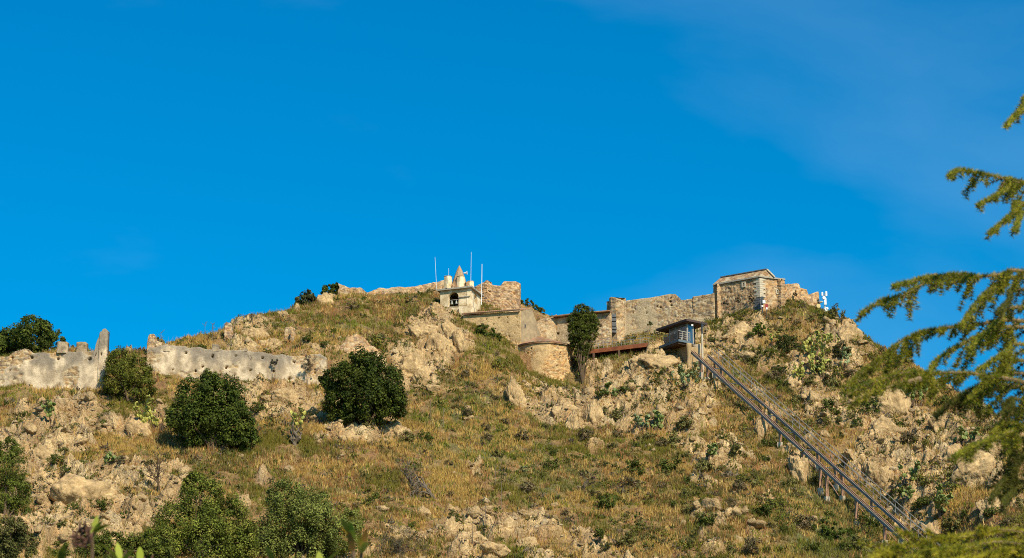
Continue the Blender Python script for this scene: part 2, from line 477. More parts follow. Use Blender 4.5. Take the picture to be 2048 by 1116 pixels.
DRYS = [(420,910,240,25,1),(560,900,150,35,.9),(800,960,180,50,1),(700,990,150,40,.8),(900,1000,120,40,.9),(900,1090,90,25,.6),(880,800,50,70,.7),(1000,740,90,30,.6),(640,640,140,25,.6),(780,620,100,30,.6),(60,800,60,20,.5),(1200,880,160,60,.6),(1300,940,150,60,.6),(1350,1040,150,50,.7),(1900,1010,90,50,.6),(1750,780,60,20,.4),(250,890,120,20,.7),(1900,940,60,25,.5),(700,860,120,20,.6),(420,680,60,12,.9)]
def patches(L, px, py):
    s = np.zeros(np.shape(px))
    for (cx, cy, rx, ry, w) in L:
        s = s + w * np.exp(-(((px - cx) / rx) ** 2 + ((py - cy) / ry) ** 2))
    return np.clip(s, 0, 1.3)
def cover(x, y):
    z = base_z(x, y)
    px, py = proj(x, y, z)
    n1 = fbm(x * 0.22, y * 0.3, 3, 4); n2 = fbm(x * 0.5, y * 0.6, 21, 3)
    r = patches(ROCKS, px, py); g = patches(GREENS, px, py); d = patches(DRYS, px, py)
    right = sstep(1180, 1320, px)
    rock = np.clip(r * 0.9 + 0.08 + right * 0.03 + (n1 - 0.5) * 1.7 + (n2 - 0.5) * 0.9 - 0.5 * d * (1 - r) - 0.55 * g, 0, 1)
    rock = sstep(0.25, 0.6, rock)
    green = np.clip(g * 0.9 + (fbm(x * 0.3, y * 0.35, 33, 3) - 0.55) * 1.1, 0, 1)
    return rock, green, d, px, py

# non-uniform tensor grid: fine where the photograph looks, coarse out to the horizon
def axis(lo, hi, step, far_lo, far_hi):
    core = np.arange(lo, hi + step / 2, step)
    a = [lo]; s = step
    while a[-1] > far_lo: s *= 1.32; a.append(a[-1] - s)
    b = [core[-1]]; s = step
    while b[-1] < far_hi: s *= 1.32; b.append(b[-1] + s)
    return np.r_[np.array(a[1:])[::-1], core, np.array(b[1:])]
AX = axis(-67, 67, 0.245, -3000, 3000); AY = axis(204, 310, 0.225, -1500, 5000)
X, Y = np.meshgrid(AX, AY)
xf, yf = X.ravel(), Y.ravel()
ROCKM, GREENM, DRYM, PXM, PYM = cover(xf, yf)
Z = base_z(xf, yf)
# the ground is cut away to the foot of the retaining walls, the apse and the chapel
def carve(L, reach, slope, soft=.0):
    global Z
    q = np.array([tuple(P(*c)) for c in L]); o = np.argsort(q[:, 0]); q = q[o]
    yw = np.interp(xf, q[:, 0], q[:, 1]); zw = np.interp(xf, q[:, 0], q[:, 2])
    lim = zw - (yw - yf) * slope
    ends = sstep(q[0, 0] - 2.5, q[0, 0] - .2, xf) * (1 - sstep(q[-1, 0] + .2, q[-1, 0] + 2.5, xf)) * (yf < yw + .25) * (1 - sstep(reach, reach * 1.8, yw - yf))
    Z = Z * (1 - ends) + np.minimum(Z, lim) * ends
carve([(-60,768,258.4),(0,766,258.4),(50,761,258.2),(80,771,258.1),(206,784,257.2)], 7, .55)
carve([(300,746,264),(345,750,264.2),(400,762,264.4),(473,769,264.6),(522,766,264.8),(580,770,265),(615,768,265.1),(656,766,265.3)], 8, .55)
carve([(672,598,298.3),(735,595,298.4),(800,592,298.5),(880,590,298.5)], 8, .30)
carve([(1050,688,302.4),(1076,688,303.2),(1110,692,303.7),(1150,692,303.8),(1222,690,304)], 13, .31)
carve([(1172,738,291.6),(1205,732,291.2),(1240,722,290.8),(1280,712,290),(1302,706,289.6)], 5, .55)
carve([(1335,722,286.6),(1360,734,286.4),(1386,744,286.4),(1402,746,287)], 5, .6)
carve([(1068,745,286.8),(1100,758,286.8),(1146,768,288)], 6, .5)
carve([(876,603,293),(905,614,292.2),(940,627,291.2),(962,629,293)], 4, .45)
# bed of the inclined track
TRK_A, TRK_B = P(1383, 702, 286.0), P(1852, 1118, 233.0)
_d = np.array((TRK_B.x - TRK_A.x, TRK_B.y - TRK_A.y)); _l = np.hypot(*_d); _d = _d / _l
_t = ((xf - TRK_A.x) * _d[0] + (yf - TRK_A.y) * _d[1]) / _l
_s = -(xf - TRK_A.x) * _d[1] + (yf - TRK_A.y) * _d[0]
_lim = TRK_A.z + (TRK_B.z - TRK_A.z) * _t - (.9 + 1.5 * sstep(.45, .8, _t))
_w = (1 - sstep(3.0, 6.5, np.abs(_s - 1.2))) * sstep(.0, .06, _t) * (1 - sstep(1.3, 1.5, _t))
Z = Z * (1 - _w) + np.minimum(Z, _lim) * _w
hill = sstep(195, 212, yf) * (1 - sstep(312, 340, yf)) * (1 - sstep(70, 110, np.abs(xf)))
far = (1 - sstep(0, 500, np.hypot(xf, yf - 250) - 250))
# keep the ground quiet where masonry and steelwork stand on it
QUIET = [(780,592,110,12),(620,605,40,16),(930,640,50,25),(1100,720,60,40),(1380,700,40,30),(1250,690,70,20),(1500,620,110,14),(1600,618,50,12)]
qz = np.clip(patches([(a, b, c, d, 1) for a, b, c, d in QUIET], PXM, PYM), 0, 1)
lump = (fbm(xf * 0.11, yf * 0.11, 40, 3) - 0.5) * 1.6 + (fbm(xf * 0.45, yf * 0.45, 41, 3) - 0.5) * 0.7
# broken bedrock: tilted blocks at three sizes
wx = xf + (fbm(xf * .35, yf * .35, 50, 2) - .5) * 2.2; wy = yf + (fbm(xf * .35, yf * .35, 51, 2) - .5) * 2.2
f1, f2, c1 = voro(wx * 0.42 + wy * .1, wy * 0.36, 60)
g1, g2, c2 = voro(wx * 1.05, wy * 0.9 + wx * .25, 61)
h1, h2, c3 = voro(wx * 2.4, wy * 2.0, 62)
i1, i2, c4 = voro(wx * 4.6, wy * 3.9, 63)
blk = 1.7 * (c1 - 0.42) * sstep(0.0, 0.14, f2 - f1) + 0.95 * (c2 - 0.38) * sstep(0.0, 0.16, g2 - g1) + 0.50 * (c3 - 0.3) * sstep(0.0, 0.16, h2 - h1) + .24 * c4 - .45 * (1 - sstep(0, .10, g2 - g1)) - .26 * (1 - sstep(0, .12, h2 - h1))
blk += 0.22 * (1 - f1) + 0.08 * (1 - g1) + (fbm(xf * 1.6, yf * 1.6, 44, 3) - 0.5) * 0.45
Z = Z + hill * (1 - 0.8 * qz) * (lump + ROCKM * blk + (1 - ROCKM) * (fbm(xf * 1.3, yf * 1.3, 45, 2) - 0.5) * 0.25)
Z = np.where(far <= 0, 0.0, Z * far)
NX, NY = len(AX), len(AY)
ZG = Z.reshape(NY, NX)
def ground_z(x, y):
    x = np.atleast_1d(np.asarray(x, float)); y = np.atleast_1d(np.asarray(y, float))
    ix = np.clip(np.searchsorted(AX, x) - 1, 0, NX - 2); iy = np.clip(np.searchsorted(AY, y) - 1, 0, NY - 2)
    fx = (x - AX[ix]) / (AX[ix + 1] - AX[ix]); fy = (y - AY[iy]) / (AY[iy + 1] - AY[iy])
    return (ZG[iy, ix] * (1 - fx) + ZG[iy, ix + 1] * fx) * (1 - fy) + (ZG[iy + 1, ix] * (1 - fx) + ZG[iy + 1, ix + 1] * fx) * fy
def gz(x, y): return float(ground_z(x, y)[0])
YS = np.arange(196, 330, 0.2)
def T(px, py):
    """Where the ray through a photo pixel meets the hillside."""
    u = (px - 1024) / FPX; v = (558 - py) / FPX
    t = YS / (CP - v * SP)
    x = u * t; z = CAMZ + t * (SP + v * CP)
    d = z - ground_z(x, YS)
    k = np.where(d < 0)[0]
    i = int(k[0]) if len(k) else int(np.argmin(d))
    return Vector((x[i], YS[i], gz(x[i], YS[i])))

def lerp3(a, b, t):
    t = np.clip(t, 0, 1); return np.asarray(a) * (1 - t[:, None]) + np.asarray(b) * t[:, None]
tn = fbm(xf * 0.35, yf * 0.4, 70, 4); tn2 = fbm(xf * 1.4, yf * 1.4, 71, 3)
rockc = lerp3((.53, .365, .175), (.39, .25, .115), sstep(.35, .65, tn))
rockc = lerp3(rockc, np.array((.36, .19, .07)) * np.ones_like(rockc), .5 * sstep(.55, .75, fbm(xf * .8, yf * .8, 72, 3)))
rockc = lerp3(rockc, np.array((.33, .27, .17)) * np.ones_like(rockc), .35 * sstep(.56, .7, fbm(xf * .5, yf * .5, 73, 3)))
rockc = rockc * (0.76 + 0.30 * c2 + .2 * c3)[:, None]
rockc = lerp3((.33, .225, .12), (1, 1, 1), sstep(.3, .55, tn2)) * 0 + rockc * (0.85 + 0.3 * tn2)[:, None]
soil = lerp3((.27, .175, .08), (.22, .13, .06), sstep(.4, .6, tn2))
dry = lerp3((.36, .22, .065), (.28, .14, .05), sstep(.35, .65, tn2))
grn = lerp3((.10, .12, .035), (.14, .15, .05), tn2)
cc = soil * 0.5 + dry * 0.5
gm = np.clip(GREENM, 0, 1)[:, None]
cc = cc * (1 - gm * 0.85) + grn * gm * 0.85
cc = cc * (1 - ROCKM[:, None]) + rockc * ROCKM[:, None]
flat = (1 - hill)[:, None]
cc = cc * (1 - flat) + np.array((.12, .12, .045)) * flat
idx = np.arange(NX * NY).reshape(NY, NX)
F = np.stack([idx[:-1, :-1], idx[:-1, 1:], idx[1:, 1:], idx[1:, :-1]], -1).reshape(-1, 4)
ground = link('hillside', npmesh('hillside', np.c_[xf, yf, Z], F, cc, smooth=True), M['ground'])
tag(ground, kind='structure')
del F, idx, X, Y, wx, wy

# ---------------------------------------------------------------- masonry walls
PAL = np.array([(.34, .22, .115), (.42, .295, .16), (.27, .165, .085), (.20, .14, .095), (.47, .37, .235), (.36, .22, .10), (.31, .235, .15), (.40, .25, .12)])
def style_rubble(s, z, seed, tone=(1, 1, 1), sw=0.42, sh=0.25, patch=0.0):
    a1, a2, ci = voro(s / sw + 0.25 * np.sin(z * 3.1), z / sh, seed)
    e = a2 - a1
    d = 0.09 * sstep(0.02, 0.3, e) + 0.09 * (ci - .5)
    c = PAL[np.minimum((ci * 8).astype(int), 7)] * (0.85 + 0.3 * hsh(np.floor(ci * 9973), np.floor(ci * 331), seed))[:, None]
    mort = (.42, .325, .20)
    c = lerp3(np.broadcast_to(mort, c.shape), c, sstep(0.04, 0.22, e))
    n = fbm(s * .35, z * .5, seed + 3, 4)
    c = c * (0.85 + 0.35 * n)[:, None]
    if patch > 0:   # remains of render
        pm = sstep(1 - patch - .06, 1 - patch + .06, fbm(s * .28, z * .38, seed + 8, 4))
        pc = lerp3((.37, .275, .16), (.45, .35, .215), fbm(s * .9, z * .9, seed + 9, 3))
        c = c * (1 - pm[:, None]) + pc * pm[:, None]
        d = d * (1 - pm) + (0.09 + 0.02 * n) * pm
    return d, c * np.asarray(tone)
def style_plaster(s, z, seed, tone=(1, 1, 1), loss=0.42, v=None, stain=.75):
    n = fbm(s * .30, z * .42, seed, 5)
    n2 = fbm(s * 1.1, z * .5, seed + 2, 4)
    low = 0.0 if v is None else 0.10 * (1 - v)
    pm = sstep(loss - .02, loss + .02, n + low * .5)
    pc = lerp3((.64, .495, .325), (.38, .285, .18), sstep(.36, .64, n2 * .6 + .4 * fbm(s * 2.2, z * 1.6, seed + 4, 3)))
    if v is not None:
        pc = lerp3(pc, np.array((.23, .19, .145)) * np.ones_like(pc), np.clip(sstep(.62, .95, v + (n2 - .5) * .7) * stain, 0, 1))
    rd, rc = style_rubble(s, z, seed + 5, (1.12, 1.1, 1.05))
    c = rc * (1 - pm[:, None]) + pc * pm[:, None]
    d = (rd - 0.05) * (1 - pm) + (0.08 + 0.04 * n2) * pm
    return d, c * np.asarray(tone)

def wall_mesh(name, tops, thick=0.8, drop=1.2, ds=0.13, ragged=0.2, style='rubble', seed=1, holes=(), hole_r=2.6, tone=(1, 1, 1), base=None, closed=False, stone=(.42, .25), patch=0.0, loss=0.42, rag_len=.8, taper=0.0, stain=.75):
    """A wall of real thickness: tops = world points of its top edge from left to right; built stones stand out of its faces."""
    W = np.array([tuple(p) for p in tops], float)
    seg = np.hypot(np.diff(W[:, 0]), np.diff(W[:, 1]))
    S = np.r_[0, np.cumsum(np.maximum(seg, 1e-4))]
    n = max(3, int(S[-1] / ds) + 1)
    s = np.linspace(0, S[-1], n)
    s = np.sort(np.r_[s, S[1:-1] - 0.004, S[1:-1] + 0.004]); n = len(s)
    x = np.interp(s, S, W[:, 0]); y = np.interp(s, S, W[:, 1]); zt = np.interp(s, S, W[:, 2])
    tx = np.interp(s, (S[1:] + S[:-1]) / 2, np.diff(W[:, 0]) / np.maximum(seg, 1e-4)) if len(seg) > 1 else np.full(n, (W[1, 0] - W[0, 0]) / seg[0])
    ty = np.interp(s, (S[1:] + S[:-1]) / 2, np.diff(W[:, 1]) / np.maximum(seg, 1e-4)) if len(seg) > 1 else np.full(n, (W[1, 1] - W[0, 1]) / seg[0])
    if len(seg) > 1:   # facets keep their own normal unless the corner is slight
        k = np.clip(np.searchsorted(S, s, side='right') - 1, 0, len(seg) - 1)
        fx_ = (np.diff(W[:, 0]) / np.maximum(seg, 1e-4))[k]; fy_ = (np.diff(W[:, 1]) / np.maximum(seg, 1e-4))[k]
        tx, ty = fx_, fy_
        t_short = seg[k] < 0.35
        tm = (W[-1, :2] - W[0, :2]); tm = tm / (np.hypot(*tm) + 1e-9)
        if not closed:
            near_ = t_short | ((tx * tm[0] + ty * tm[1]) > .82)
            tx = np.where(near_, tm[0], tx); ty = np.where(near_, tm[1], ty)
    ln = np.hypot(tx, ty); tx /= ln; ty /= ln
    nx_, ny_ = ty, -tx
    zt = zt + ragged * (fbm(s / rag_len, s * 0 + seed, seed + 1, 3) - 0.5) * 2 + (ragged * 0.35) * (hsh(np.floor(s / .35), s * 0, seed) - .5)
    if base is None:
        zb = np.minimum(ground_z(x, y), ground_z(x + nx_ * .6, y + ny_ * .6)) - drop
        zb = np.minimum(zb, zt - .4)
    else:
        zb = np.interp(s, S, np.asarray(base, float)) if hasattr(base, '__len__') else np.full(n, float(base))
    rows = max(3, int((zt - zb).max() / ds) + 1)
    v = np.linspace(0, 1, rows)
    SS, VV = np.meshgrid(s, v)
    ZZ = zb + (zt - zb) * VV
    def face(sd, off, sg):
        q = SS.ravel(); zq = ZZ.ravel()
        if style == 'rubble': d, c = style_rubble(q, zq, sd, tone, stone[0], stone[1], patch)
        else: d, c = style_plaster(q, zq, sd, tone, loss, VV.ravel(), stain)
        XX = np.broadcast_to(x, SS.shape).ravel(); YY = np.broadcast_to(y, SS.shape).ravel()
        NXX = np.broadcast_to(nx_, SS.shape).ravel(); NYY = np.broadcast_to(ny_, SS.shape).ravel()
        if sg > 0 and len(holes):
            hx, hy = proj(XX, YY, zq)
            for h in holes:
                r = .8 * (h[2] if len(h) > 2 else hole_r)
                ins = np.hypot((hx - h[0]) * (.8 + .5 * ((h[0] * 7.3) % 1)), (hy - h[1])) < r * (.55 + .9 * fbm(hx * .45, hy * .45, seed + 6, 2))
                d = np.where(ins, -min(0.45, thick * .6), d)
        o = off * sg + d * sg + taper * (1 - VV.ravel()) * sg
        return np.c_[XX + NXX * o, YY + NYY * o, zq], c
    Vf, Cf = face(seed, 0.0, 1); Vb, Cb = face(seed + 77, thick, -1)
    N = rows * n
    ia = np.arange(N).reshape(rows, n)
    Q = lambda a, b, c, d: np.stack([a, b, c, d], -1).reshape(-1, 4)
    Fs = [Q(ia[:-1, :-1], ia[:-1, 1:], ia[1:, 1:], ia[1:, :-1])]
    ib = ia + N
    Fs.append(Q(ib[:-1, 1:], ib[:-1, :-1], ib[1:, :-1], ib[1:, 1:]))
    Fs.append(Q(ia[-1, :-1], ia[-1, 1:], ib[-1, 1:], ib[-1, :-1]))
    if not closed:
        Fs.append(Q(ia[:-1, -1], ib[:-1, -1], ib[1:, -1], ia[1:, -1]))
        Fs.append(Q(ib[:-1, 0], ia[:-1, 0], ia[1:, 0], ib[1:, 0]))
    return npmesh(name, np.r_[Vf, Vb], np.concatenate(Fs), np.r_[Cf, Cb])

def wall(name, tops, label=None, cat='wall', parent=None, mat='stone', group=None, **k):
    o = link(name, wall_mesh(name, tops, **k), M[mat], parent)
    return tag(o, label, cat, group) if label else o
# ---------------------------------------------------------------- castle: walls
def PL(L, Y=None):
    return [P(a[0], a[1], a[2] if len(a) > 2 else Y) for a in L]
# left plastered curtain wall with two merlons and a broken pillar end
w1 = wall('curtain_wall', PL([(-90,716,258.6),(-30,714,258.6),(15,713,258.4),(32,702.5,258.3),(49,698.5,258.2),(58,700,258.2),(68,705,258.1),(93,705,258),(105,707,257.9),(115,703,257.9),(137,704,257.7),(150,703,257.6),(190,702.5,257.3),(192,690,257.3),(195,682,257.3),(198,678,257.3),(200,668,257.2),(204,664,257.2),(206,659,257.2),(211,657.5,257.2),(214,660,257.2)]),
    'grey plastered ruined curtain wall with two merlons and a tall broken pillar at its end', mat='plaster', style='plaster', thick=1.1, ragged=.17, seed=11, loss=.39,
    holes=[(24,715,3.2),(64,715),(116,718.5,3),(180,718,3.4),(192,711),(20,741),(111,743,1.6),(203,709),(40,733,1.8)], drop=1.0)
for (a, b, t) in ((115, 134, 683), (153, 172, 684)):
    wall('merlon', PL([(a, t, 257.75), (b, t + .5, 257.6)]), parent=w1, mat='plaster', style='plaster', thick=.8, ragged=.04, seed=a, base=P(a, 706, 257.7).z, tone=(.78, .76, .74))
w2 = wall('curtain_wall', PL([(293,706,264),(300,694,264),(312,693,264),(342,690,264.2),(366,694,264.3),(390,696,264.4),(424,698.5,264.5),(464,700,264.6),(481,700,264.7),(537,708,264.9),(580,712,265),(605,713,265.1),(622,710,265.2),(630,708.5,265.2),(642,708.5,265.2),(654,718,265.3),(656,735,265.3)]),
    'long grey plastered retaining wall with patches of bare stone between two dark trees', mat='plaster', style='plaster', thick=1.0, ragged=.18, seed=31, loss=.46,
    holes=[(330,702,2),(372,706,3),(346,738,2.6),(425,712,3.4),(471,712),(525,716),(405,733),(500,740),(469,749),(588,724),(547,743),(515,754),(578,757,3),(617,728),(391,742),(452,736,3),(630,745,2)], drop=.6)
for (a, b, t, y) in ((424, 438, 689, 264.5), (478, 494, 696, 264.7), (328, 340, 687, 264.1)):
    wall('merlon_stub', PL([(a, t, y), (b, t + 1, y)]), parent=w2, mat='plaster', style='plaster', thick=.7, ragged=.05, seed=a, base=P(a, 703, y).z, tone=(.75, .74, .72))

def pillar(px0, px1, py_top, py_base, seed, label, style='rubble', step=None, tone=(1.1, 1.05, 1)):
    b = T((px0 + px1) / 2, py_base); Yb = b.y
    L = [(px0, py_top + 1.5), (px0 + (px1 - px0) * .35, py_top), (px1 - 2, py_top + 1), (px1, py_top + 6)] if step is None else step
    return wall('pillar', PL(L, Yb), label, 'pillar', style=style, thick=0.9, ragged=.10, seed=seed, tone=tone, mat='stone', drop=.8, ds=.10, rag_len=.4)
pillar(294, 312, 668, 706, 41, 'broken stone pillar standing beside the grey plastered retaining wall', tone=(1.2, 1.12, 1.05), step=[(294, 690), (296, 676), (299, 669), (309, 669), (312, 675), (313, 682), (325, 684), (326, 692)])
pillar(449, 465, 646, 684, 42, 'tall square stone pillar standing on the grassy skyline', tone=(1.15, 1.05, 1), step=[(449, 648), (452, 646), (461, 646), (465, 650), (464, 657), (466, 668), (471, 674), (472, 682)])
pillar(569, 590, 653, 680, 43, 'short leaning stone stump in the dry grass of the upper slope', step=[(569, 658), (571, 655), (580, 655), (581, 653), (590, 657), (589, 661), (582, 664), (581, 676)])

rb = T(715, 712)
ruin = wall('ruined_wall', PL([(672, 706), (678, 694), (688, 684), (698, 673), (707, 669), (718, 671), (729, 677), (738, 686), (748, 693), (756, 702), (761, 716)], rb.y), 'mound shaped ruined rubble wall rising above the second dark tree', style='rubble', thick=1.6, ragged=.16, seed=51, tone=(1.12, 1.02, .95), taper=.9, stone=(.5, .28), drop=.8)
wall('ruined_wall', PL([(672,585,298.6),(676,568,298.6),(690,572,298.6),(700,576,298.6),(722,578,298.7),(735,584,298.7),(744,582,298.7),(760,576,298.7),(778,577,298.8),(800,575,298.8),(830,573.5,298.8),(845,569,298.8),(862,565,298.8),(882,563,298.8),(900,562,299)]),
    'low ruined rubble wall along the summit beside the white belfry', style='rubble', thick=1.2, ragged=.22, seed=61, tone=(1.22, 1.12, 1.05), patch=.35)
tr = wall('ruined_tower', PL([(940,575,301),(952,572,300.6),(965,566,300.3),(974,560,300),(984,569,300),(1000,572,300),(1008,563,300),(1022,562,300),(1031,563,300),(1037,567,300)]) + [P(1039.5, 568, 301.5), P(1040, 569, 306)],
    'ruined rubble tower stump with ragged top behind the belfry', 'tower', style='rubble', thick=1.3, ragged=.18, seed=62, tone=(1.18, 1.04, .95), drop=2.0, holes=[(980,583,1.6),(1028,588,1.8)])
# middle curtain behind the cypress
zc = P(1112, 636, 304).z
mid = wall('curtain_wall', [P(1070, 645, 302.5), P(1082, 640, 302.8), P(1090, 636.5, 303.4), PZ(1112, 636, zc), PZ(1142, 632.5, zc), PZ(1187, 628, zc), PZ(1222, 625, zc)], 'rubble curtain wall with thin tiled coping behind the cypress', style='rubble', thick=1.0, ragged=.03, seed=71, patch=.38, tone=(1.1, 1.05, 1.0), drop=2.0,
    holes=[(1200, 652, 2.5), (1160, 668, 2), (1116, 667, 3), (1183, 660, 2)])
cb = MB()
cp = [PZ(1108, 636.5, zc), PZ(1142, 632.5, zc), PZ(1187, 628, zc), PZ(1222, 625, zc)]
for a, b in zip(cp[:-1], cp[1:]):
    cb.beam(a + Vector((0, -.1, .10)), b + Vector((0, -.1, .10)), 1.3, .14)
cb.build('coping', M['tile'], mid)
gb = MB(); a = P(1096, 637, 306); b = P(1113, 628.5, 306)
gb.hexa([a, P(1116, 637, 306), P(1116, 637, 309), P(1096, 637, 309)], [a + Vector((.1, 0, .05)), b, b + Vector((0, 3, 0)), a + Vector((.1, 3, .05))])
tag(gb.build('roof_gable', M['tile']), 'small orange tiled roof corner peeping over the wall beside the cypress', 'roof')
pier = wall('buttress_pier', [P(1219.5, 596, 304.5), P(1222, 594.7, 304), P(1232, 596, 303.6), P(1239, 598, 303.6), P(1248, 604, 304.4)], 'tall ragged stone pier with dark grey blocks at the end of the curtain wall', 'pier', style='rubble', thick=2.0, ragged=.12, seed=72, patch=.3, tone=(1.12, 1.08, 1.02), drop=2)
for k, (px, py, w, h) in enumerate([(1226, 632, 13, 8), (1227, 640, 12, 7), (1226, 649, 13, 9), (1228, 657, 11, 6), (1227, 664, 12, 5)]):
    q = P(px, py, 303.5)
    MB().box(q, w / 16.0, .5, h / 16.0, 0.03 * k).build('grey_block', M['grey_stone'], pier, bevel=.05)
east = wall('curtain_wall', [P(1246, 603, 304.6), P(1252, 602, 304.6), P(1270, 599, 304.2), P(1300, 595, 303.6), P(1341, 588.5, 302.8), P(1351, 588, 302.6), P(1357, 594, 302.5), P(1359.5, 601, 302.5), P(1384, 598, 302.0), P(1386, 594, 301.9), P(1428, 586.5, 300.8)],
    'long brown rubble curtain wall with worn render between the pier and the keep', style='rubble', thick=1.1, ragged=.06, seed=73, patch=.45, drop=3.0, ds=.12,
    holes=[(1250,619,1.6),(1269,616,1.6),(1292,616,1.6),(1314,613,1.6),(1266,626,1.6),(1293,626,1.6),(1321,615,1.6),(1342,596,2),(1342,603,2.2),(1343,611,2.4),(1300,648,2.5),(1450,628,2.0)])
wall('inner_wall', [P(1356, 604, 308), P(1384, 597.5, 307), P(1400, 594, 307)], 'plain tan wall seen through the notch of the long curtain wall', style='plaster', mat='plaster', thick=.8, ragged=.02, seed=74, tone=(.9, .8, .65), stain=0, base=P(1370, 640, 307).z, loss=.1)
# keep
zK = P(1519, 555, 297.5).z
K = P(1519, 555, 297.5); L_ = PZ(1427, 571, zK); R_ = PZ(1569, 560.5, zK); D_ = L_ + R_ - K
keep = empty('stone_keep', (K.x, K.y, gz(K.x, K.y)), 'brown stone keep with gabled roof and pale corner at the castle\'s highest point', 'building')
wall('wall', [L_, K, R_, D_, L_], parent=keep, style='rubble', thick=.9, ragged=0, seed=81, closed=True, drop=3.0, ds=.12, tone=(1.05, .97, .9), holes=[(1554, 582, 1.1), (1554, 585, 1.1), (1488.5, 568, 1.0), (1488.5, 571, 1.0)])
lu = (L_ - K).normalized(); ru = (R_ - K).normalized()
lo = Vector((lu.y, -lu.x, 0)); lo = lo if lo.dot(Vector((-1, -1, 0))) > 0 else -lo
ro = Vector((ru.y, -ru.x, 0)); ro = ro if ro.y < 0 else -ro
cm = MB()
cm.hexa([K + lo * .2 + ro * .2 + Vector((0, 0, z)) if False else p for p in [L_ + lo * .2 + Vector((0, 0, -.02)), K + lo * .2 + ro * .2 + Vector((0, 0, -.02)), K - lo * .3 - ro * .3 + Vector((0, 0, -.02)), L_ - lo * .3 + Vector((0, 0, -.02))]],
        [p + Vector((0, 0, .17)) for p in [L_ + lo * .2, K + lo * .2 + ro * .2, K - lo * .3 - ro * .3, L_ - lo * .3]])
cm.build('cornice', M['cornice'], keep)
cm = MB()
cm.hexa([p + Vector((0, 0, -.02)) for p in [K + lo * .23 + ro * .2, R_ + ro * .2, R_ - ro * .3, K - lo * .3 - ro * .3]],
        [p + Vector((0, 0, .172)) for p in [K + lo * .23 + ro * .2, R_ + ro * .2, R_ - ro * .3, K - lo * .3 - ro * .3]])
cm.build('cornice', M['cornice'], keep)
G_ = K + (PZ(1549, 557, zK) - K)
half = (G_ - K) * .5
zp = P(1535, 539, (K + half).y).z
up = Vector((0, 0, .18))
e1, e2, e3, e4 = L_ + up, K + up, G_ + up, L_ + (G_ - K) + up
r1 = L_ + half; r1.z = zp; r2 = K + half; r2.z = zp
rm = MB()
rm.add([e1 + lo * .1, e2 + lo * .1, e3, e4, r1, r2], [(0, 1, 5, 4), (2, 3, 4, 5), (1, 2, 5), (3, 0, 4), (0, 3, 2, 1)])
roof = rm.build('roof', M['rubble'], keep)
mb = MB(); mb.beam(r1 + Vector((0, 0, .05)), r2 + Vector((0, 0, .05)), .3, .12); mb.build('ridge', M['grey_stone'], roof)
mb = MB(); mb.beam(r2 + ro * .05, e3 + ro * .05, .25, .16); mb.build('verge', M['pale_stone'], roof)
# quoins of the pale corner: long and short blocks, alternating
nq = 9
for i in range(nq):
    z = zK - .1 - (i + .5) * 2.5 / nq
    wl_, wr_ = (.75, .45) if i % 2 else (.45, .75)
    h = 2.5 / nq - .03
    c0 = K + Vector((0, 0, z - K.z))
    lp = [c0 + lo * .13 + lu * wl_, c0 + lo * .13 + ro * .13, c0 + ro * .13 + ru * wr_, c0 + ru * wr_ - ro * .2, c0 + lu * wl_ - lo * .2]
    MB().slab([(p.x, p.y) for p in lp][::1], z - h / 2, z + h / 2).build('quoin', M['pale_stone'], keep)
for i in range(5):
    z = P(1519, 598 + i * 4.6, 297.5).z; w = .9 if i % 2 else .7
    c0 = K + Vector((0, 0, z - K.z))
    lp = [c0 + lo * .14 + lu * w, c0 + lo * .14 + ro * .14, c0 + ro * .14 + ru * .25, c0 + ru * .2 - ro * .2, c0 + lu * w - lo * .2]
    MB().slab([(p.x, p.y) for p in lp], z - .13, z + .13).build('quoin', M['grey_stone'], keep)
# loopholes with pale surrounds
def surround(px, py, w, h, base, dirv, outv):
    q = PZ(px, py, P(px, py, 298).z)
    # slide onto the wall plane through base with normal outv
    ray = (P(px, py, 300) - Vector((0, 0, CAMZ))).normalized(); o = Vector((0, 0, CAMZ))
    t = (base - o).dot(outv) / ray.dot(outv); q = o + ray * t + outv * .10
    g = empty('loophole', q, None, None); g.parent = keep; g.matrix_parent_inverse = keep.matrix_basis.inverted()
    return q
def on_plane(px, py, base, outv):
    o = Vector((0, 0, CAMZ)); ray = (P(px, py, 300) - o)
    return o + ray * ((base - o).dot(outv) / ray.dot(outv))
def loophole(px, py, w, h, base, along, outv, parent):
    q = on_plane(px, py, base, outv) + outv * .09
    al = Vector((along.x, along.y, 0)).normalized(); Zv = Vector((0, 0, 1))
    b = MB()
    for sx, sz, ww, hh in ((-.5, 0, w * .34, h), (.5, 0, w * .34, h), (0, .5, w, h * .2), (0, -.5, w, h * .2)):
        c = q + al * (sx * w * .72) + Zv * (sz * h * .95)
        b.hexa([c + al * (a * ww / 2) + outv * o2 - Zv * hh / 2 for a, o2 in ((-1, .09), (1, .09), (1, -.2), (-1, -.2))], [c + al * (a * ww / 2) + outv * o2 + Zv * hh / 2 for a, o2 in ((-1, .09), (1, .09), (1, -.2), (-1, -.2))])
    return b.build('loophole_surround', M['pale_stone'], parent)
loophole(1488.5, 569.5, .55, .62, K, lu, lo, keep)
loophole(1554, 583.5, .38, .6, K, ru, ro, keep)
east2 = wall('ruined_wall', [R_ + Vector((0, 0, -.5)) + ru * -.2, P(1580, 568, 300.4), P(1594, 566, 300.6), P(1598, 568, 300.7), P(1600, 575, 300.7), P(1607, 578, 300.8), P(1613, 580, 300.9), P(1617, 590, 301), P(1621, 593, 301), P(1624, 587, 301), P(1630, 585, 301.1), P(1636, 583.5, 301.2), P(1637.5, 595, 301.2), P(1638.5, 605, 302)],
    'ragged rubble wall falling away beside the keep to the antenna mast', style='rubble', thick=1.2, ragged=.12, seed=84, tone=(1.15, 1.02, .92), patch=.25, drop=2.0, holes=[(1570, 579, 1.8), (1603, 581, 1.6), (1569, 590, 1.5), (1617, 586, 1.3)])

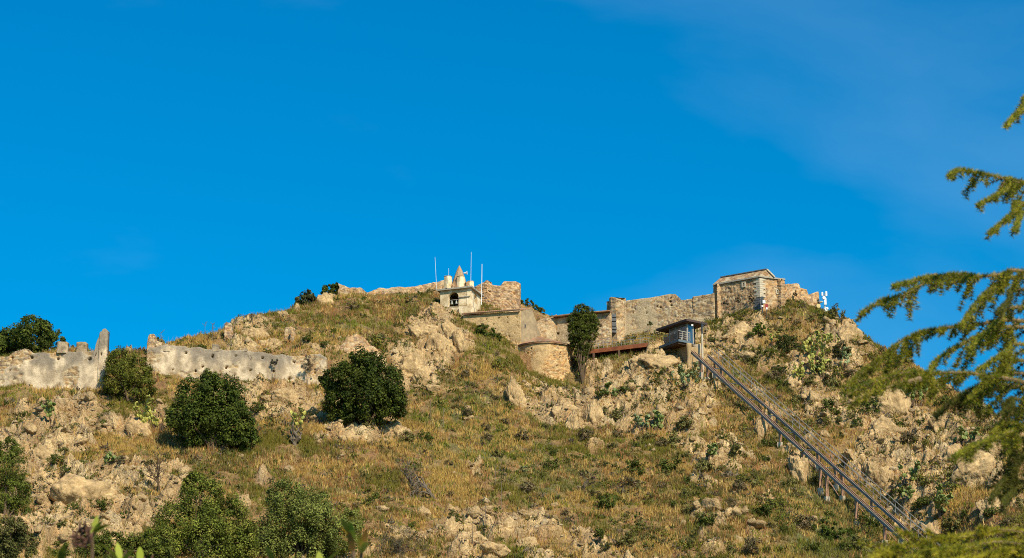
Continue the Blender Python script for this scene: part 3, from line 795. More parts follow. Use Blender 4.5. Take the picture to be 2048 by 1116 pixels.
# ---------------------------------------------------------------- belfry
zB = P(940.5, 576, 291.5).z
bC = P(940.5, 576, 291.5); bA = PZ(880.5, 582.5, zB); bB = PZ(961, 592.5, zB); bD = bA + bB - bC
belfry = empty('belfry', (bC.x, bC.y, gz(bC.x, bC.y)), 'white plastered square belfry with two bells and an orange brick spire', 'bell tower')
zb0 = P(945, 632, 291.5).z - 1.0
def arch_wall(a, b, z0, z1, holes, thick, outv):
    """Vertical wall from a to b with arched openings (s centre, half width, sill z, springing z)."""
    a = Vector((a.x, a.y, 0)); b = Vector((b.x, b.y, 0)); Ln = (b - a).length; d = (b - a) / Ln
    mb = MB(); cuts = []
    cur = 0.0
    def col(s0, s1, lo0, lo1, hi):
        p = [a + d * s0, a + d * s1]
        q = [(p[0], lo0), (p[1], lo1), (p[1], hi), (p[0], hi)]
        fr = [w + outv * 0 + Vector((0, 0, z)) for w, z in q]; bk = [w - outv * thick + Vector((0, 0, z)) for w, z in q]
        mb.add(fr + bk, [(0, 1, 2, 3), (7, 6, 5, 4), (0, 4, 5, 1), (3, 2, 6, 7), (0, 3, 7, 4), (1, 5, 6, 2)])
    for (sc, hw, sill, spr) in sorted(holes):
        col(cur, sc - hw, z0, z0, z1)
        col(sc - hw, sc + hw, z0, z0, sill)
        n = 10
        for i in range(n):
            t0 = math.pi * (1 - i / n); t1 = math.pi * (1 - (i + 1) / n)
            col(sc + hw * math.cos(t0), sc + hw * math.cos(t1), spr + hw * math.sin(t0), spr + hw * math.sin(t1), z1)
        cur = sc + hw
    col(cur, Ln, z0, z0, z1)
    return mb
bf = (bC - bA); bf.z = 0; bfl = bf.length; bfd = bf.normalized(); bfo = Vector((bfd.y, -bfd.x, 0))
br = (bB - bC); br.z = 0; brl = br.length; brd = br.normalized(); bro = Vector((brd.y, -brd.x, 0))
sc = bfl * (907.2 - 880.5) / (940.5 - 880.5)
spr = P(907, 593.5, 292).z; sill = P(907, 611, 292).z
body = arch_wall(bA, bC, zb0, zB, [(sc, .70, sill, spr)], .45, bfo)
m2 = arch_wall(bC - bro * .0, bB, zb0, zB, [(brl * .52, .55, zB - 1.35, zB - .75)], .45, bro)
body.add(m2.v, m2.f)
for (p, q, o) in ((bB, bD, bfo * -1), (bD, bA, bro * -1)):
    m3 = arch_wall(p, q, zb0, zB, [], .45, o); body.add(m3.v, m3.f)
body.slab([(p.x, p.y) for p in (bA, bC, bB, bD)], sill - .2, sill - .003)
bo = body.build('tower_body', M['white_plaster'], belfry)
def outset(pts, e):
    c = sum(pts, Vector()) / len(pts)
    return [(c.x + (p.x - c.x) * (1 + e / (p - c).length), c.y + (p.y - c.y) * (1 + e / (p - c).length)) for p in pts]
MB().slab(outset([bA, bC, bB, bD], .5), zB, zB + .2).build('cornice', M['cornice'], belfry)
# string course on the front, and the stepped ledge below
s0 = P(917, 600, 292).z
MB().beam(bA + bfd * (sc + .7) + Vector((0, 0, P(930, 594.5, 292).z - zB)) + bfo * .06, bC + Vector((0, 0, P(930, 594.5, 292).z - zB)) + bfo * .06, .16, .09).build('string_course', M['cornice'], belfry)
q0 = bA + bfd * (sc + .9) + bfo * .35; q1 = bC + bfo * .35 + bro * .2
MB().slab([(q0.x, q0.y), (q1.x, q1.y), ((bB + bro * .2).x, (bB + bro * .2).y), ((bB - bro * .2).x, (bB - bro * .2).y), ((bC - bro * .2).x, (bC - bro * .2).y), ((q0 - bfo * .6).x, (q0 - bfo * .6).y)], zb0 - .5, P(930, 612, 291.5).z).build('plinth', M['white_plaster'], belfry)
for (px, pt, w) in ((895.5, 551, .50), (921, 551, .48), (941, 562, .40)):
    c = PZ(px, 576.5, zB + .2)
    z1 = P(px, pt, c.y).z
    mb = MB(); mb.lathe((c.x, c.y + .45, zB + .2), [(w * 1.18, 0), (w * 1.08, (z1 - zB) * .5), (w, (z1 - zB) * .86), (w * 1.12, (z1 - zB) * .88), (w * 1.05, z1 - zB - .2)], 7)
    mb.build('pinnacle', M['white_plaster'], belfry)
cc_ = (bA + bB) / 2
ap = P(918.8, 531, cc_.y - .6)
h = ap.z - zB - .2
MB().lathe((ap.x, ap.y, zB + .2), [(1.15, 0), (1.0, h * .22), (.74, h * .48), (.36, h * .80), (.07, h * .98), (.02, h)], 10).build('spire', M['brick'], belfry)
def vrt0(p, z): q = Vector(p); q.z = z; return q
# four rough blocks of the crumbled parapet
for (px, py, w, h_) in ((907, 571, .5, .45), (934, 567, .45, .55), (950, 580, .5, .5), (957, 586, .4, .4)):
    c = PZ(px, py + 5, zB + .2)
    MB().box((c.x, c.y + .3, zB + .2 + h_ / 2), w, .5, h_, .4).build('parapet_block', M['rubble'], belfry, bevel=.06)
pq = [PZ(px, 576.5, zB + .2) + Vector((0, .35, 0)) for px in (884, 896, 909, 921, 934)]
for a_, b_, h_ in zip(pq[:-1], pq[1:], (.45, .62, .5, .7)):
    MB().beam(vrt0(a_.lerp(b_, .02), zB + .2 + h_ / 2), vrt0(a_.lerp(b_, .98), zB + .2 + h_ / 2), .4, h_).build('parapet', M['rubble'], belfry, bevel=.05)
# bells and their bar
bz = P(908, 597.5, 292).z
pa = bA + bfd * (sc - .66) - bfo * .2; pb = bA + bfd * (sc + .66) - bfo * .2; pa.z = pb.z = bz
MB().tube([pa, pb], .04).build('bell_bar', M['steel'], belfry)
for sx in (-.31, .31):
    c = bA + bfd * (sc + sx) - bfo * .2
    MB().lathe((c.x, c.y, bz - .55), [(.20, 0), (.19, .04), (.15, .14), (.12, .30), (.10, .38), (.05, .44), (.03, .56)], 12).build('bell', M['bronze'], belfry, smooth=True)
# loudspeaker: two horns on a bracket
lp = P(931, 546, ap.y)
mb = MB(); mb.tube([lp + Vector((-.55, 0, 0)), lp], .03)
mb.tube([lp + Vector((-.15, 0, 0)), lp + Vector((.02, -.02, .0)), lp + Vector((.22, -.05, .02))], [.07, .10, .24], 10)
tag(mb.build('loudspeaker', M['white_paint']), 'white horn loudspeaker fixed beside the orange spire', 'loudspeaker')
for (x0, y0, x1, y1, Yy, r, lab) in ((870, 514, 873.5, 572, 294, .022, 'thin white aerial pole rising over the summit wall near the bells'), (897.5, 536, 897.5, 552, 292, .02, 'short thin rod standing on the first belfry pinnacle'), (942.5, 504, 941.5, 566, 293, .022, 'tallest thin aerial pole standing behind the belfry'), (964, 528, 963, 600, 291, .045, 'thick white aerial pole beside the shaded belfry corner')):
    b0 = P(x1, y1, Yy); b0.z -= .6
    tag(MB().tube([b0, P(x0, y0, Yy)], [r * 1.2, r * .8], 6).build('aerial_pole', M['white_paint']), lab, 'pole')

# ---------------------------------------------------------------- chapel and apse
def barrel_rows(mb, a0, a1, b0, b1, n, r=.10):
    """n rows of round clay tiles running from the eave (a) to the ridge (b)"""
    for i in range(n):
        t = (i + .5) / n
        p = a0.lerp(a1, t); q = b0.lerp(b1, t)
        d = (q - p).normalized(); sd = (a1 - a0).normalized(); u = sd.cross(d).normalized()
        if u.z < 0: u = -u
        w = (a1 - a0).length / n * .52; w2 = (b1 - b0).length / n * .52
        v = []
        for P0, W in ((p, w), (q, w2)):
            for k in range(5):
                an = math.pi * k / 4
                v.append(P0 + sd * (math.cos(an) * W) + u * (math.sin(an) * W * .8))
        mb.add(v, [(k, k + 1, k + 6, k + 5) for k in range(4)] + [(0, 5, 9, 4), (4, 3, 2, 1, 0), (5, 6, 7, 8, 9)])
    return mb
zE = P(1042, 623, 288.5).z
cR = P(1042, 623, 288.5); cL = PZ(926, 631.5, zE)
chapel = empty('chapel', (cR.x, cR.y, gz(cR.x, cR.y)), 'long tan chapel with tiled eave and rows of putlog holes below the belfry', 'building')
hl = [(973.2, 638.4), (998, 636), (1015.4, 635), (1033.8, 634), (987.8, 648.5), (1015.2, 645.8), (1035, 644.5), (991, 657.5), (1003.5, 663), (1018, 672.7), (1036, 653.4), (1029.3, 666.4)]
wall('wall', [cL, cR], parent=chapel, style='rubble', mat='stone', thick=.8, ragged=0, seed=91, tone=(1.22, 1.08, .86), patch=.62, drop=2.5, holes=hl, hole_r=1.3, ds=.09)
g2 = P(1063.5, 617.5, 289.6); g3 = P(1083, 676, 291); g4 = P(1084, 700, 291); g1 = P(1042, 700, 288.5); gt = P(1043, 622, 288.5)
gv = (g4 - g1); gv.z = 0; gn = Vector((gv.y, -gv.x, 0)).normalized()
def _onplane(px, py):
    o = Vector((0, 0, CAMZ)); ray = P(px, py, 300) - o
    return o + ray * ((g1 - o).dot(gn) / ray.dot(gn))
lp_ = [_onplane(*q) for q in ((1042.3, 712), (1084.5, 712), (1084, 690), (1083, 676), (1078, 660), (1072, 641), (1063.5, 617.5), (1056, 618.5), (1042.3, 622.5))]
mb = MB(); n = len(lp_); bk = [p - gn * 1.0 for p in lp_]
mb.add(lp_ + bk, [tuple(range(n)), tuple(range(2 * n - 1, n - 1, -1))] + [(i, i + n, (i + 1) % n + n, (i + 1) % n) for i in range(n)])
gab = mb.build('gable_wall', M['grey_plaster'], chapel)
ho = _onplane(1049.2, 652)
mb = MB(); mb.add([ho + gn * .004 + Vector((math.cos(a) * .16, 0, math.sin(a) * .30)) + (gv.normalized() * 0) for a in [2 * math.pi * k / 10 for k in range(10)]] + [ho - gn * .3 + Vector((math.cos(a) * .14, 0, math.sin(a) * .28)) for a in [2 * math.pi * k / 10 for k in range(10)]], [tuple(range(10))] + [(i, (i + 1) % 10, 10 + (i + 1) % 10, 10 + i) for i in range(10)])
mb.build('opening_shade_cap', M['dark_steel'], gab)  # dark cap flush with the wall; its colour stands for shade inside the hole
d_ = (cR - cL).normalized(); back = Vector((-d_.y, d_.x, 0)); back = back if back.y > 0 else -back
ea, eb = cL - back * .45 + Vector((0, 0, .02)), cR - back * .45 + Vector((0, 0, .02))
ra, rb_ = cL + back * 3.2 + Vector((0, 0, 1.05)), cR + back * 3.2 + Vector((0, 0, 1.05))
mb = MB(); mb.hexa([ea, eb, rb_, ra], [p + Vector((0, 0, .1)) for p in (ea, eb, rb_, ra)]); rf = mb.build('roof', M['tile'], chapel)
mb = MB(); up_ = Vector((0, 0, .1)); barrel_rows(mb, ea + up_ - back * .06, eb + up_ - back * .06, ra + up_, rb_ + up_, 30); tag(mb.build('roof_tiles', M['tile'], rf), kind='stuff')
# apse
aY = 290.2; aR = 3.35
ac = P(1089, 695, aY); zA = P(1089, 685.5, aY - aR).z
apse = empty('apse', (ac.x, ac.y, gz(ac.x, ac.y)), 'round tan apse with conical clay tile roof in front of the grey gable', 'apse')
arc = [Vector((ac.x + aR * math.cos(a), ac.y + aR * math.sin(a), zA)) for a in np.linspace(math.pi * 1.06, math.pi * 2.04, 40)]
def arc_wall():
    th = np.linspace(math.pi * 1.04, math.pi * 2.08, 118); zlo = min(gz(p.x, p.y) for p in arc) - 1.5; zz = np.arange(zlo, zA + .01, .09)
    TH, ZZ = np.meshgrid(th, zz)
    s = TH.ravel() * aR; d, c = style_rubble(s, ZZ.ravel(), 95, (1.25, 1.08, .84), .40, .24, .55)
    px, py = proj(ac.x + aR * np.cos(TH.ravel()), ac.y + aR * np.sin(TH.ravel()), ZZ.ravel())
    for hx, hy in ((1063, 697.6), (1121, 704.5), (1120, 714.5), (1136, 712), (1137, 719), (1113, 732), (1137, 703)):
        d = np.where((np.abs(px - hx) < 1.2) & (np.abs(py - hy) < 1.3), -.35, d)
    R = aR + d
    ia = np.arange(TH.size).reshape(TH.shape)
    Fq = np.stack([ia[:-1, :-1], ia[:-1, 1:], ia[1:, 1:], ia[1:, :-1]], -1).reshape(-1, 4)
    return npmesh('wall', np.c_[ac.x + R * np.cos(TH.ravel()), ac.y + R * np.sin(TH.ravel()), ZZ.ravel()], Fq, c)
link('wall', arc_wall(), M['stone'], apse)
apx = Vector((ac.x - .9, ac.y + .9, P(1063, 668, ac.y).z))
mb = MB(); ring = [Vector((ac.x + (aR + .3) * math.cos(a), ac.y + (aR + .3) * math.sin(a), zA + .02)) for a in np.linspace(math.pi * 1.02, math.pi * 2.06, 36)]
for a, b in zip(ring[:-1], ring[1:]):
    mb.add([a, b, apx, a - Vector((0, 0, .08)), b - Vector((0, 0, .08)), apx - Vector((0, 0, .12))], [(0, 1, 2), (5, 4, 3), (0, 3, 4, 1)])
rf = mb.build('roof', M['tile'], apse)
mb = MB(); th = np.linspace(math.pi * 1.02, math.pi * 2.06, 66)
for a0, a1 in zip(th[:-1], th[1:]):
    p0 = Vector((ac.x + (aR + .34) * math.cos(a0), ac.y + (aR + .34) * math.sin(a0), zA + .05)); p1 = Vector((ac.x + (aR + .34) * math.cos(a1), ac.y + (aR + .34) * math.sin(a1), zA + .05))
    barrel_rows(mb, p0, p1, p0.lerp(apx, .93), p1.lerp(apx, .93), 1)
tag(mb.build('roof_tiles', M['tile'], rf), kind='stuff')
MB().lathe(apx - Vector((0, 0, .15)), [(.5, 0), (.45, .25), (.5, .28), (.1, .5)], 10).build('roof_cap', M['brick'], rf)
# ---------------------------------------------------------------- upper station of the inclined lift
zR = P(1373, 641, 285.5).z
sN = P(1373, 641, 285.5); sL = PZ(1312, 661.5, zR); sR = PZ(1415, 649.5, zR); sF = sL + sR - sN
u_ = sL - sN; v_ = sR - sN
def fr(a, b, z=0.0):
    p = sN + u_ * a + v_ * b; p.z = z; return p
station = empty('lift_station', (sN.x, sN.y, gz(sN.x, sN.y)), 'lift station cabin with wide flat brown roof and railed balcony on a concrete pillar', 'station')
def vrt(p, z): q = Vector(p); q.z = z; return q
mb = MB(); lp4 = [fr(0, 0), fr(0, 1), fr(1, 1), fr(1, 0)]
mb.slab([(p.x, p.y) for p in lp4], zR - .02, zR + .24)
roof = mb.build('roof', M['roof_copper'], station)
mb = MB(); lp5 = [fr(.03, .04), fr(.03, .96), fr(.97, .96), fr(.97, .04)]
mb.slab([(p.x, p.y) for p in lp5], zR - .10, zR - .022); mb.build('soffit', M['soffit'], roof)
zF = P(1379.5, 682.5, 285.7).z
D2 = P(1380, 682.5, 285.6); zF = D2.z
D0 = PZ(1357, 678, zF); D1 = PZ(1328, 688.5, zF); D3 = D1 + D2 - D0
deck = MB().slab([(p.x, p.y) for p in (D0, D2, D2 + (D1 - D0) * 1.35, D0 + (D1 - D0) * 1.35)], zF - .28, zF).build('deck', M['blue_steel'], station)
MB().slab(outset([D0, D2, D3, D1], -.25), zF - .5, zF - .283).build('deck_beam', M['soffit'], deck)
# balcony railing: corner posts, intermediate posts, bars, glass infill
RH = 1.05
rail = MB()
def rline(a, b, n):
    for i in range(n + 1):
        p = vrt(a.lerp(b, i / n), zF); rail.beam(p, vrt(p, zF + RH), .06, .06, Vector((1, 0, 0)))
    for hh in (.25, .5, .75, RH):
        rail.beam(vrt(a, zF + hh), vrt(b, zF + hh), .045 if hh < RH else .07, .045 if hh < RH else .07)
rline(D0, D2, 3); rline(D0, D1, 4)
rail.build('railing', M['steel'], station)
e_ = (D1 - D0).normalized()
for a, b in ((.08, .55), (.60, .97)):
    p = D0.lerp(D1, a); q = D0.lerp(D1, b); off = Vector((e_.y, -e_.x, 0)) * -.05
    mb = MB(); mb.beam(vrt(p, zF + .45) + off, vrt(q, zF + .45) + off, .02, .7); mb.build('balustrade_glass', M['glass'], station)
# glazed cabin
cabz0, cabz1 = zF + .003, zR - .105
ca, cb_, cc4, cd = fr(.13, .22), fr(.13, .50), fr(.70, .50), fr(.70, .22)
for (p, q) in ((ca, cb_), (cd, ca), (cb_, cc4), (cc4, cd)):
    n = 1 if (q - p).length < 1.5 else 3
    for i in range(n):
        a = p.lerp(q, (i + .06) / n); b = p.lerp(q, (i + .94) / n)
        mb = MB(); mb.beam(vrt(a, (cabz0 + cabz1) / 2), vrt(b, (cabz0 + cabz1) / 2), .03, cabz1 - cabz0 - .1); mb.build('window_pane', M['glass'], station)
for p in (ca, cb_, cc4, cd, cd.lerp(ca, 1 / 3), cd.lerp(ca, 2 / 3)):
    MB().beam(vrt(p, cabz0), vrt(p, cabz1), .14, .14, Vector((1, 0, 0))).build('cabin_post', M['steel'], station)
for z in (cabz0 + .06, cabz1 - .06):
    mb = MB()
    for (p, q) in ((ca, cb_), (cd, ca)): mb.beam(vrt(p, z), vrt(q, z), .10, .12)
    mb.build('cabin_frame', M['blue_steel'], station)
# lamp under the eave
lp = P(1384.5, 650.5, 286.4); MB().box(lp, .22, .22, .2).build('lamp', M['white_paint'], station)
# columns
c1 = fr(.28, .78); MB().tube([vrt(c1, zR - .1), vrt(c1, gz(c1.x, c1.y) - .5)], .09, 8).build('column', M['dark_steel'], station)
c2 = PZ(1403.8, 655, P(1403.8, 655, 286.2).z); zs = P(1403.8, 668, 286.2).z
MB().tube([vrt(c2, zR - .1), vrt(c2, zs)], .10, 8).build('column', M['dark_steel'], station)
MB().tube([vrt(c2, zs), vrt(c2, gz(c2.x, c2.y) - .5)], .13, 8).build('column_sleeve', M['pale_stone'], station)
MB().beam(vrt(c2, zR - .7), vrt(c2 + v_.normalized() * .5, zR - .12), .08, .08).build('column_brace', M['dark_steel'], station)
# hourglass pillar and the abutment
pp = P(1377.5, 700, 285.6); zt_ = zF - .3; zb_ = gz(pp.x, pp.y) - .8; zm = P(1378, 716, 285.6).z
def hour(c, z0, z1, r0, rm_, r1, zmid):
    pr = []
    for k in range(15):
        t = k / 14; z = z0 + (z1 - z0) * t
        r = rm_ + (r1 - rm_) * sstep(0, 1, (z - zmid) / (z1 - zmid)) if z > zmid else rm_ + (r0 - rm_) * ((zmid - z) / (zmid - z0 + 1e-6)) ** 1.6
        pr.append((float(r), z - z0))
    return MB().lathe((c.x, c.y, z0), pr, 18)
hour(pp, zb_, zt_, .75, .22, .36, zm).build('pillar', M['brown_concrete'], station, smooth=True)
c3 = P(1395, 704, 287.4)
hour(c3, gz(c3.x, c3.y) - 1.0, P(1395, 691, 287.4).z, .80, .50, .62, c3.z - .8).build('pillar', M['concrete'], station, smooth=True)
ab0, ab1 = D0.lerp(D1, .25), D0.lerp(D1, 1.3); nb = Vector((-e_.y, e_.x, 0)); nb = nb if nb.y > 0 else -nb
MB().hexa([vrt(p, zF - 4.2) for p in (ab0 + nb * 2.1, ab1 + nb * 1.6, ab1 + nb * 4, ab0 + nb * 4)], [vrt(p, zF - .51) for p in (ab0 + nb * 1.7, ab1 + nb * 1.2, ab1 + nb * 4, ab0 + nb * 4)]).build('abutment', M['brown_concrete'], station)

# ---------------------------------------------------------------- rust coloured footbridge
zW = P(1295, 686, 290).z
bR = P(1296, 685, 290.5); zW = bR.z
bL = PZ(1172, 700, zW - .25); bS = PZ(1329, 691, zW)
bridge = empty('footbridge', (bR.x, bR.y, gz(bR.x, bR.y)), 'rust red steel footbridge with thin wire railings leading to the lift station', 'footbridge')
for k, (a, b) in enumerate(((bL, bR), (bR, bS))):
    d = (b - a).normalized(); nn = Vector((-d.y, d.x, 0)); nn = nn if nn.y > 0 else -nn
    MB().beam(a + Vector((0, 0, -.28)), b + Vector((0, 0, -.28)), .16, .5).build('girder', M['corten'], bridge)
    MB().beam(a + nn * 1.5 + Vector((0, 0, -.28)), b + nn * 1.5 + Vector((0, 0, -.28)), .16, .5).build('girder', M['corten'], bridge)
    MB().hexa([a + Vector((0, 0, -.1)), b + Vector((0, 0, -.1)), b + nn * 1.5 + Vector((0, 0, -.1)), a + nn * 1.5 + Vector((0, 0, -.1))], [p + Vector((0, 0, .0)) for p in (a, b, b + nn * 1.5, a + nn * 1.5)]).build('walkway', M['grey_paint'], bridge)
    n = max(2, int((b - a).length / 1.1))
    rl = MB()
    for side in (0, 1.45):
        for i in range(n + 1):
            p = a.lerp(b, i / n) + nn * side
            rl.beam(p, p + Vector((0, 0, 1.0)), .035, .035, Vector((1, 0, 0)))
        for hh in (.33, .66, 1.0):
            rl.tube([a + nn * side + Vector((0, 0, hh)), b + nn * side + Vector((0, 0, hh))], .012 if hh < 1 else .02, 5)
    rl.build('railing', M['rail_grey'], bridge)
for (px, w, yy) in ((1187.5, .30, None), (1196, .22, None), (1238, .26, None), (1288, .26, None), (1298.5, .26, None)):
    f = (px - 1172) / (1296 - 1172); p = bL.lerp(bR, min(f, 1)); 
    if px in (1196,): p = p + Vector((0, 1.3, 0))
    if px == 1288: p = p + Vector((0, 1.3, 0))
    MB().beam(vrt(p, p.z - .53), vrt(p, gz(p.x, p.y) - .6), w, w, Vector((1, 0, 0))).build('post', M['corten'] if px > 1280 else M['soffit'], bridge)

# ---------------------------------------------------------------- inclined track
tA = P(1383, 702, 286.0)
tB = TRK_B.copy()
td = (tB - tA).normalized(); tlen = (tB - tA).length
th_ = Vector((td.x, td.y, 0)).normalized(); tp = Vector((-th_.y, th_.x, 0)); tp = tp if tp.x > 0 else -tp
tB2 = tB + td * 14
tn_ = tp.cross(td); tn_ = tn_ if tn_.z > 0 else -tn_
track = empty('inclined_track', (tB.x, tB.y, gz(tB.x, tB.y)), 'steep twin beam inclined lift track running down the hillside on steel trestles', 'track')
GA = 1.8
for g, nm in ((0, 'beam'), (GA, 'beam')):
    a = tA + tp * g; b = tB2 + tp * g
    if g: a = a + td * 1.0
    m_ = MB()
    m_.beam(a - tn_ * .14, b - tn_ * .14, .06, .22, tn_)
    m_.beam(a - tn_ * .02, b - tn_ * .02, .20, .04, tn_); m_.beam(a - tn_ * .27, b - tn_ * .27, .20, .04, tn_)
    bm_ = m_.build('beam', M['steel'], track)
    MB().beam(a + tp * .0 + tn_ * .05, b + tn_ * .05, .06, .10, tn_).build('rail', M['rust'], track)
MB().beam(tA + tp * .42 - tn_ * .05, tB2 + tp * .42 - tn_ * .05, .07, .09, tn_).build('rail', M['rust'], track)
for i in range(1, 13):
    p = tA + td * (i * 5.6)
    MB().beam(p + tp * .05 - tn_ * .3, p + tp * (GA - .05) - tn_ * .3, .08, .10).build('cross_tie', M['dark_steel'], track)
# stair with hand rails beyond the far beam
hp = []
for g in (GA + .30, GA + 1.15):
    hr = MB()
    for hh in (.45, 1.0):
        hr.tube([tA + tp * g + td * 1.5 + Vector((0, 0, hh)), tB2 + tp * g + Vector((0, 0, hh))], .026 if hh < 1 else .036, 5)
    hr.build('handrail', M['rail_grey'], track)
for i in range(19):
    for g in (GA + .30, GA + 1.15):
        p = tA + tp * g + td * (1.6 + i * 3.6)
        MB().beam(p - Vector((0, 0, .15)), p + Vector((0, 0, 1.02)), .05, .05, Vector((1, 0, 0))).build('handrail_post', M['rail_grey'], track)
# trestle legs
def at_px(px):
    lo_, hi_ = 0.0, 1.3
    for _ in range(40):
        mi = (lo_ + hi_) / 2; q = tA + (tB - tA) * mi
        if proj(np.array([q.x]), np.array([q.y]), np.array([q.z]))[0][0] < px: lo_ = mi
        else: hi_ = mi
    return tA + (tB - tA) * lo_
for px in (1402, 1415, 1525, 1560, 1605, 1640, 1653, 1712, 1769, 1822, 1846):
    for g in (0, GA):
        p = at_px(px) + tp * g - tn_ * .30; z = gz(p.x, p.y)
        if p.z - z < .25: continue
        MB().beam(p, vrt(p, z - .4), .20, .20, Vector((1, 0, 0))).build('trestle_leg', M['rust'], track)
        if p.z - z > 1.4:
            MB().beam(vrt(p + Vector((.22, .1, 0)), p.z), vrt(p + Vector((.22, .1, 0)), z - .4), .09, .09, Vector((1, 0, 0))).build('trestle_leg', M['rust'], track)
            MB().box(vrt(p, z + .1), .6, .6, .9).build('footing', M['concrete'], track)
    p = at_px(px) - tn_ * .30; q = p + tp * GA
    if p.z - gz(p.x, p.y) > 2.0:
        MB().beam(p - Vector((0, 0, .3)), vrt(q, max(gz(q.x, q.y), q.z - 3)), .07, .07).build('trestle_brace', M['rust'], track)

# ---------------------------------------------------------------- antennas beside the ruined east wall
am = P(1650, 634, 300.5); az0 = gz(am.x, am.y) - .4
mast = empty('antenna_mast', (am.x, am.y, az0), 'white antenna mast with panel aerials and drum on the skyline', 'antenna')
MB().tube([vrt(am, az0), P(1650, 586, 300.5)], .07, 8).build('mast_pole', M['white_paint'], mast)
for (px, py, w, h) in ((1652.5, 587.5, .24, .62), (1644.5, 588, .22, .5), (1650.5, 603, .3, .9)):
    MB().box(P(px, py, 300.3), w, .18, h).build('panel_aerial', M['white_paint'], mast, bevel=.03)
for (px, py, r) in ((1651, 622, .34), (1648, 595.5, .2), (1654, 617, .18)):
    q = P(px, py, 300.2); MB().tube([q + Vector((0, .25, 0)), q + Vector((0, -.1, 0))], r, 12).build('drum_aerial', M['white_paint'], mast)
MB().beam(P(1644.5, 592, 300.5), P(1652.5, 591, 300.5), .05, .05).build('mast_arm', M['steel'], mast)
MB().beam(P(1640, 629, 300.5), P(1650, 626, 300.5), .06, .06).build('mast_arm', M['dark_steel'], mast)
am2 = P(1637, 632, 300.0); az0 = gz(am2.x, am2.y) - .4
mast2 = empty('antenna_mast', (am2.x, am2.y, az0), 'dark short mast with two yellowish drums against the ragged wall end', 'antenna')
MB().tube([vrt(am2, az0), P(1637, 601, 300)], .10, 8).build('mast_pole', M['dark_steel'], mast2)
for py in (612, 623):
    q = P(1637, py, 299.7); MB().tube([q + Vector((0, .3, 0)), q + Vector((0, -.1, 0))], .27, 12).build('drum_aerial', M['yellow_drum'], mast2)
q = P(1641.5, 604.5, 299.8); MB().lathe(q, [(.05, -.1), (.30, .02), (.33, .1), (.02, .16)], 10).build('dish_aerial', M['white_paint'], mast2)
MB().tube([P(1637, 607, 300), P(1641.5, 604.5, 299.9)], .03, 5).build('mast_arm', M['dark_steel'], mast2)
# cabinets and sign at the keep's corner
kp = P(1524.5, 622, 296.6); kz = gz(kp.x, kp.y) - .3
box = empty('service_post', (kp.x, kp.y, kz), 'dark service post with white boxes against the keep corner', 'cabinet')
MB().tube([vrt(kp, kz), P(1524.5, 597, 296.6)], .07, 8).build('post', M['dark_steel'], box)
MB().box(P(1524.5, 601, 296.5), .34, .3, 1.0).build('cabinet', M['dark_steel'], box, bevel=.03)
MB().box(P(1527.8, 604, 296.4), .36, .22, .42).build('white_box', M['white_paint'], box, bevel=.02)
MB().box(P(1524.6, 612.5, 296.4), .22, .2, .22).build('white_box', M['white_paint'], box, bevel=.02)
kp = P(1533, 622, 296.6); kz = gz(kp.x, kp.y) - .3
sg = empty('notice_sign', (kp.x, kp.y, kz), 'dark red and white notice board on a post below the keep', 'sign')
MB().beam(vrt(kp, kz), P(1533, 609, 296.6), .06, .06, Vector((1, 0, 0))).build('post', M['dark_steel'], sg)
MB().box(P(1533.3, 612.5, 296.55), .36, .05, .55).build('board', M['red_paint'], sg)
MB().box(P(1533.5, 616.8, 296.52), .2, .05, .26).build('plate', M['white_paint'], sg)
# ---------------------------------------------------------------- labels that single things out
LAND = [(110,735,'the merloned plaster wall'),(255,750,'the loose olive bush'),(420,820,'the broad round dark tree'),(480,730,'the long grey retaining wall'),(725,775,'the second round dark tree'),(716,695,'the rubble mound ruin'),(457,665,'the square pillar'),(660,585,'the ivy bush on the summit'),(790,582,'the summit ruin wall'),(915,600,'the white belfry'),(1000,650,'the tan chapel'),(1090,720,'the round apse'),(1165,690,'the cypress'),(1250,695,'the rust red footbridge'),(1370,670,'the lift station'),(1300,615,'the long brown curtain wall'),(1490,600,'the stone keep'),(1650,615,'the antenna mast'),(1030,782,'the tall cracked boulder'),(830,725,'the big smooth outcrop'),(880,660,'the leaning crag'),(590,865,'the twisted prickly pear trunk'),(860,965,'the dead grey tree'),(325,950,'the bare black shrub'),(165,955,'the domed outcrop'),(100,840,'the lone prickly pear on the pale slope'),(600,1045,'the big leafy bush at the slope foot'),(400,1040,'the dark leafy bush at the slope foot'),(800,1085,'the brown twiggy bush'),(1140,995,'the blue grey shrub pair'),(1000,1060,'the pale rock scree'),(1190,820,'the square pale boulder'),(1300,850,'the twin prickly pears'),(1375,760,'the prickly pear under the station'),(1580,700,'the dark shrub above the track'),(1640,720,'the big yellow prickly pear'),(1710,790,'the grey thicket'),(1830,805,'the prickly pear under the cedar twigs'),(1930,880,'the long prickly pear hedge'),(1450,760,'the upper track'),(1560,860,'the middle track'),(1680,980,'the trestle legs'),(1790,1065,'the lower track'),(1815,960,'the small prickly pear in the gully'),(1890,1020,'the prickly pear on the cliff'),(1420,910,'the small green prickly pear'),(1300,960,'the brown middle slope'),(1500,1050,'the foot of the middle slope'),(60,1000,'the pale green bush at the border'),(1960,990,'the lowest cedar twig')]
ORD = ['nearest', 'second nearest', 'third nearest', 'fourth nearest', 'fifth nearest', 'sixth nearest', 'seventh nearest', 'eighth nearest', 'ninth nearest', 'tenth nearest', 'eleventh nearest', 'twelfth nearest', 'thirteenth nearest', 'fourteenth nearest', 'fifteenth nearest', 'sixteenth nearest', 'seventeenth nearest', 'eighteenth nearest', 'nineteenth nearest', 'twentieth nearest']
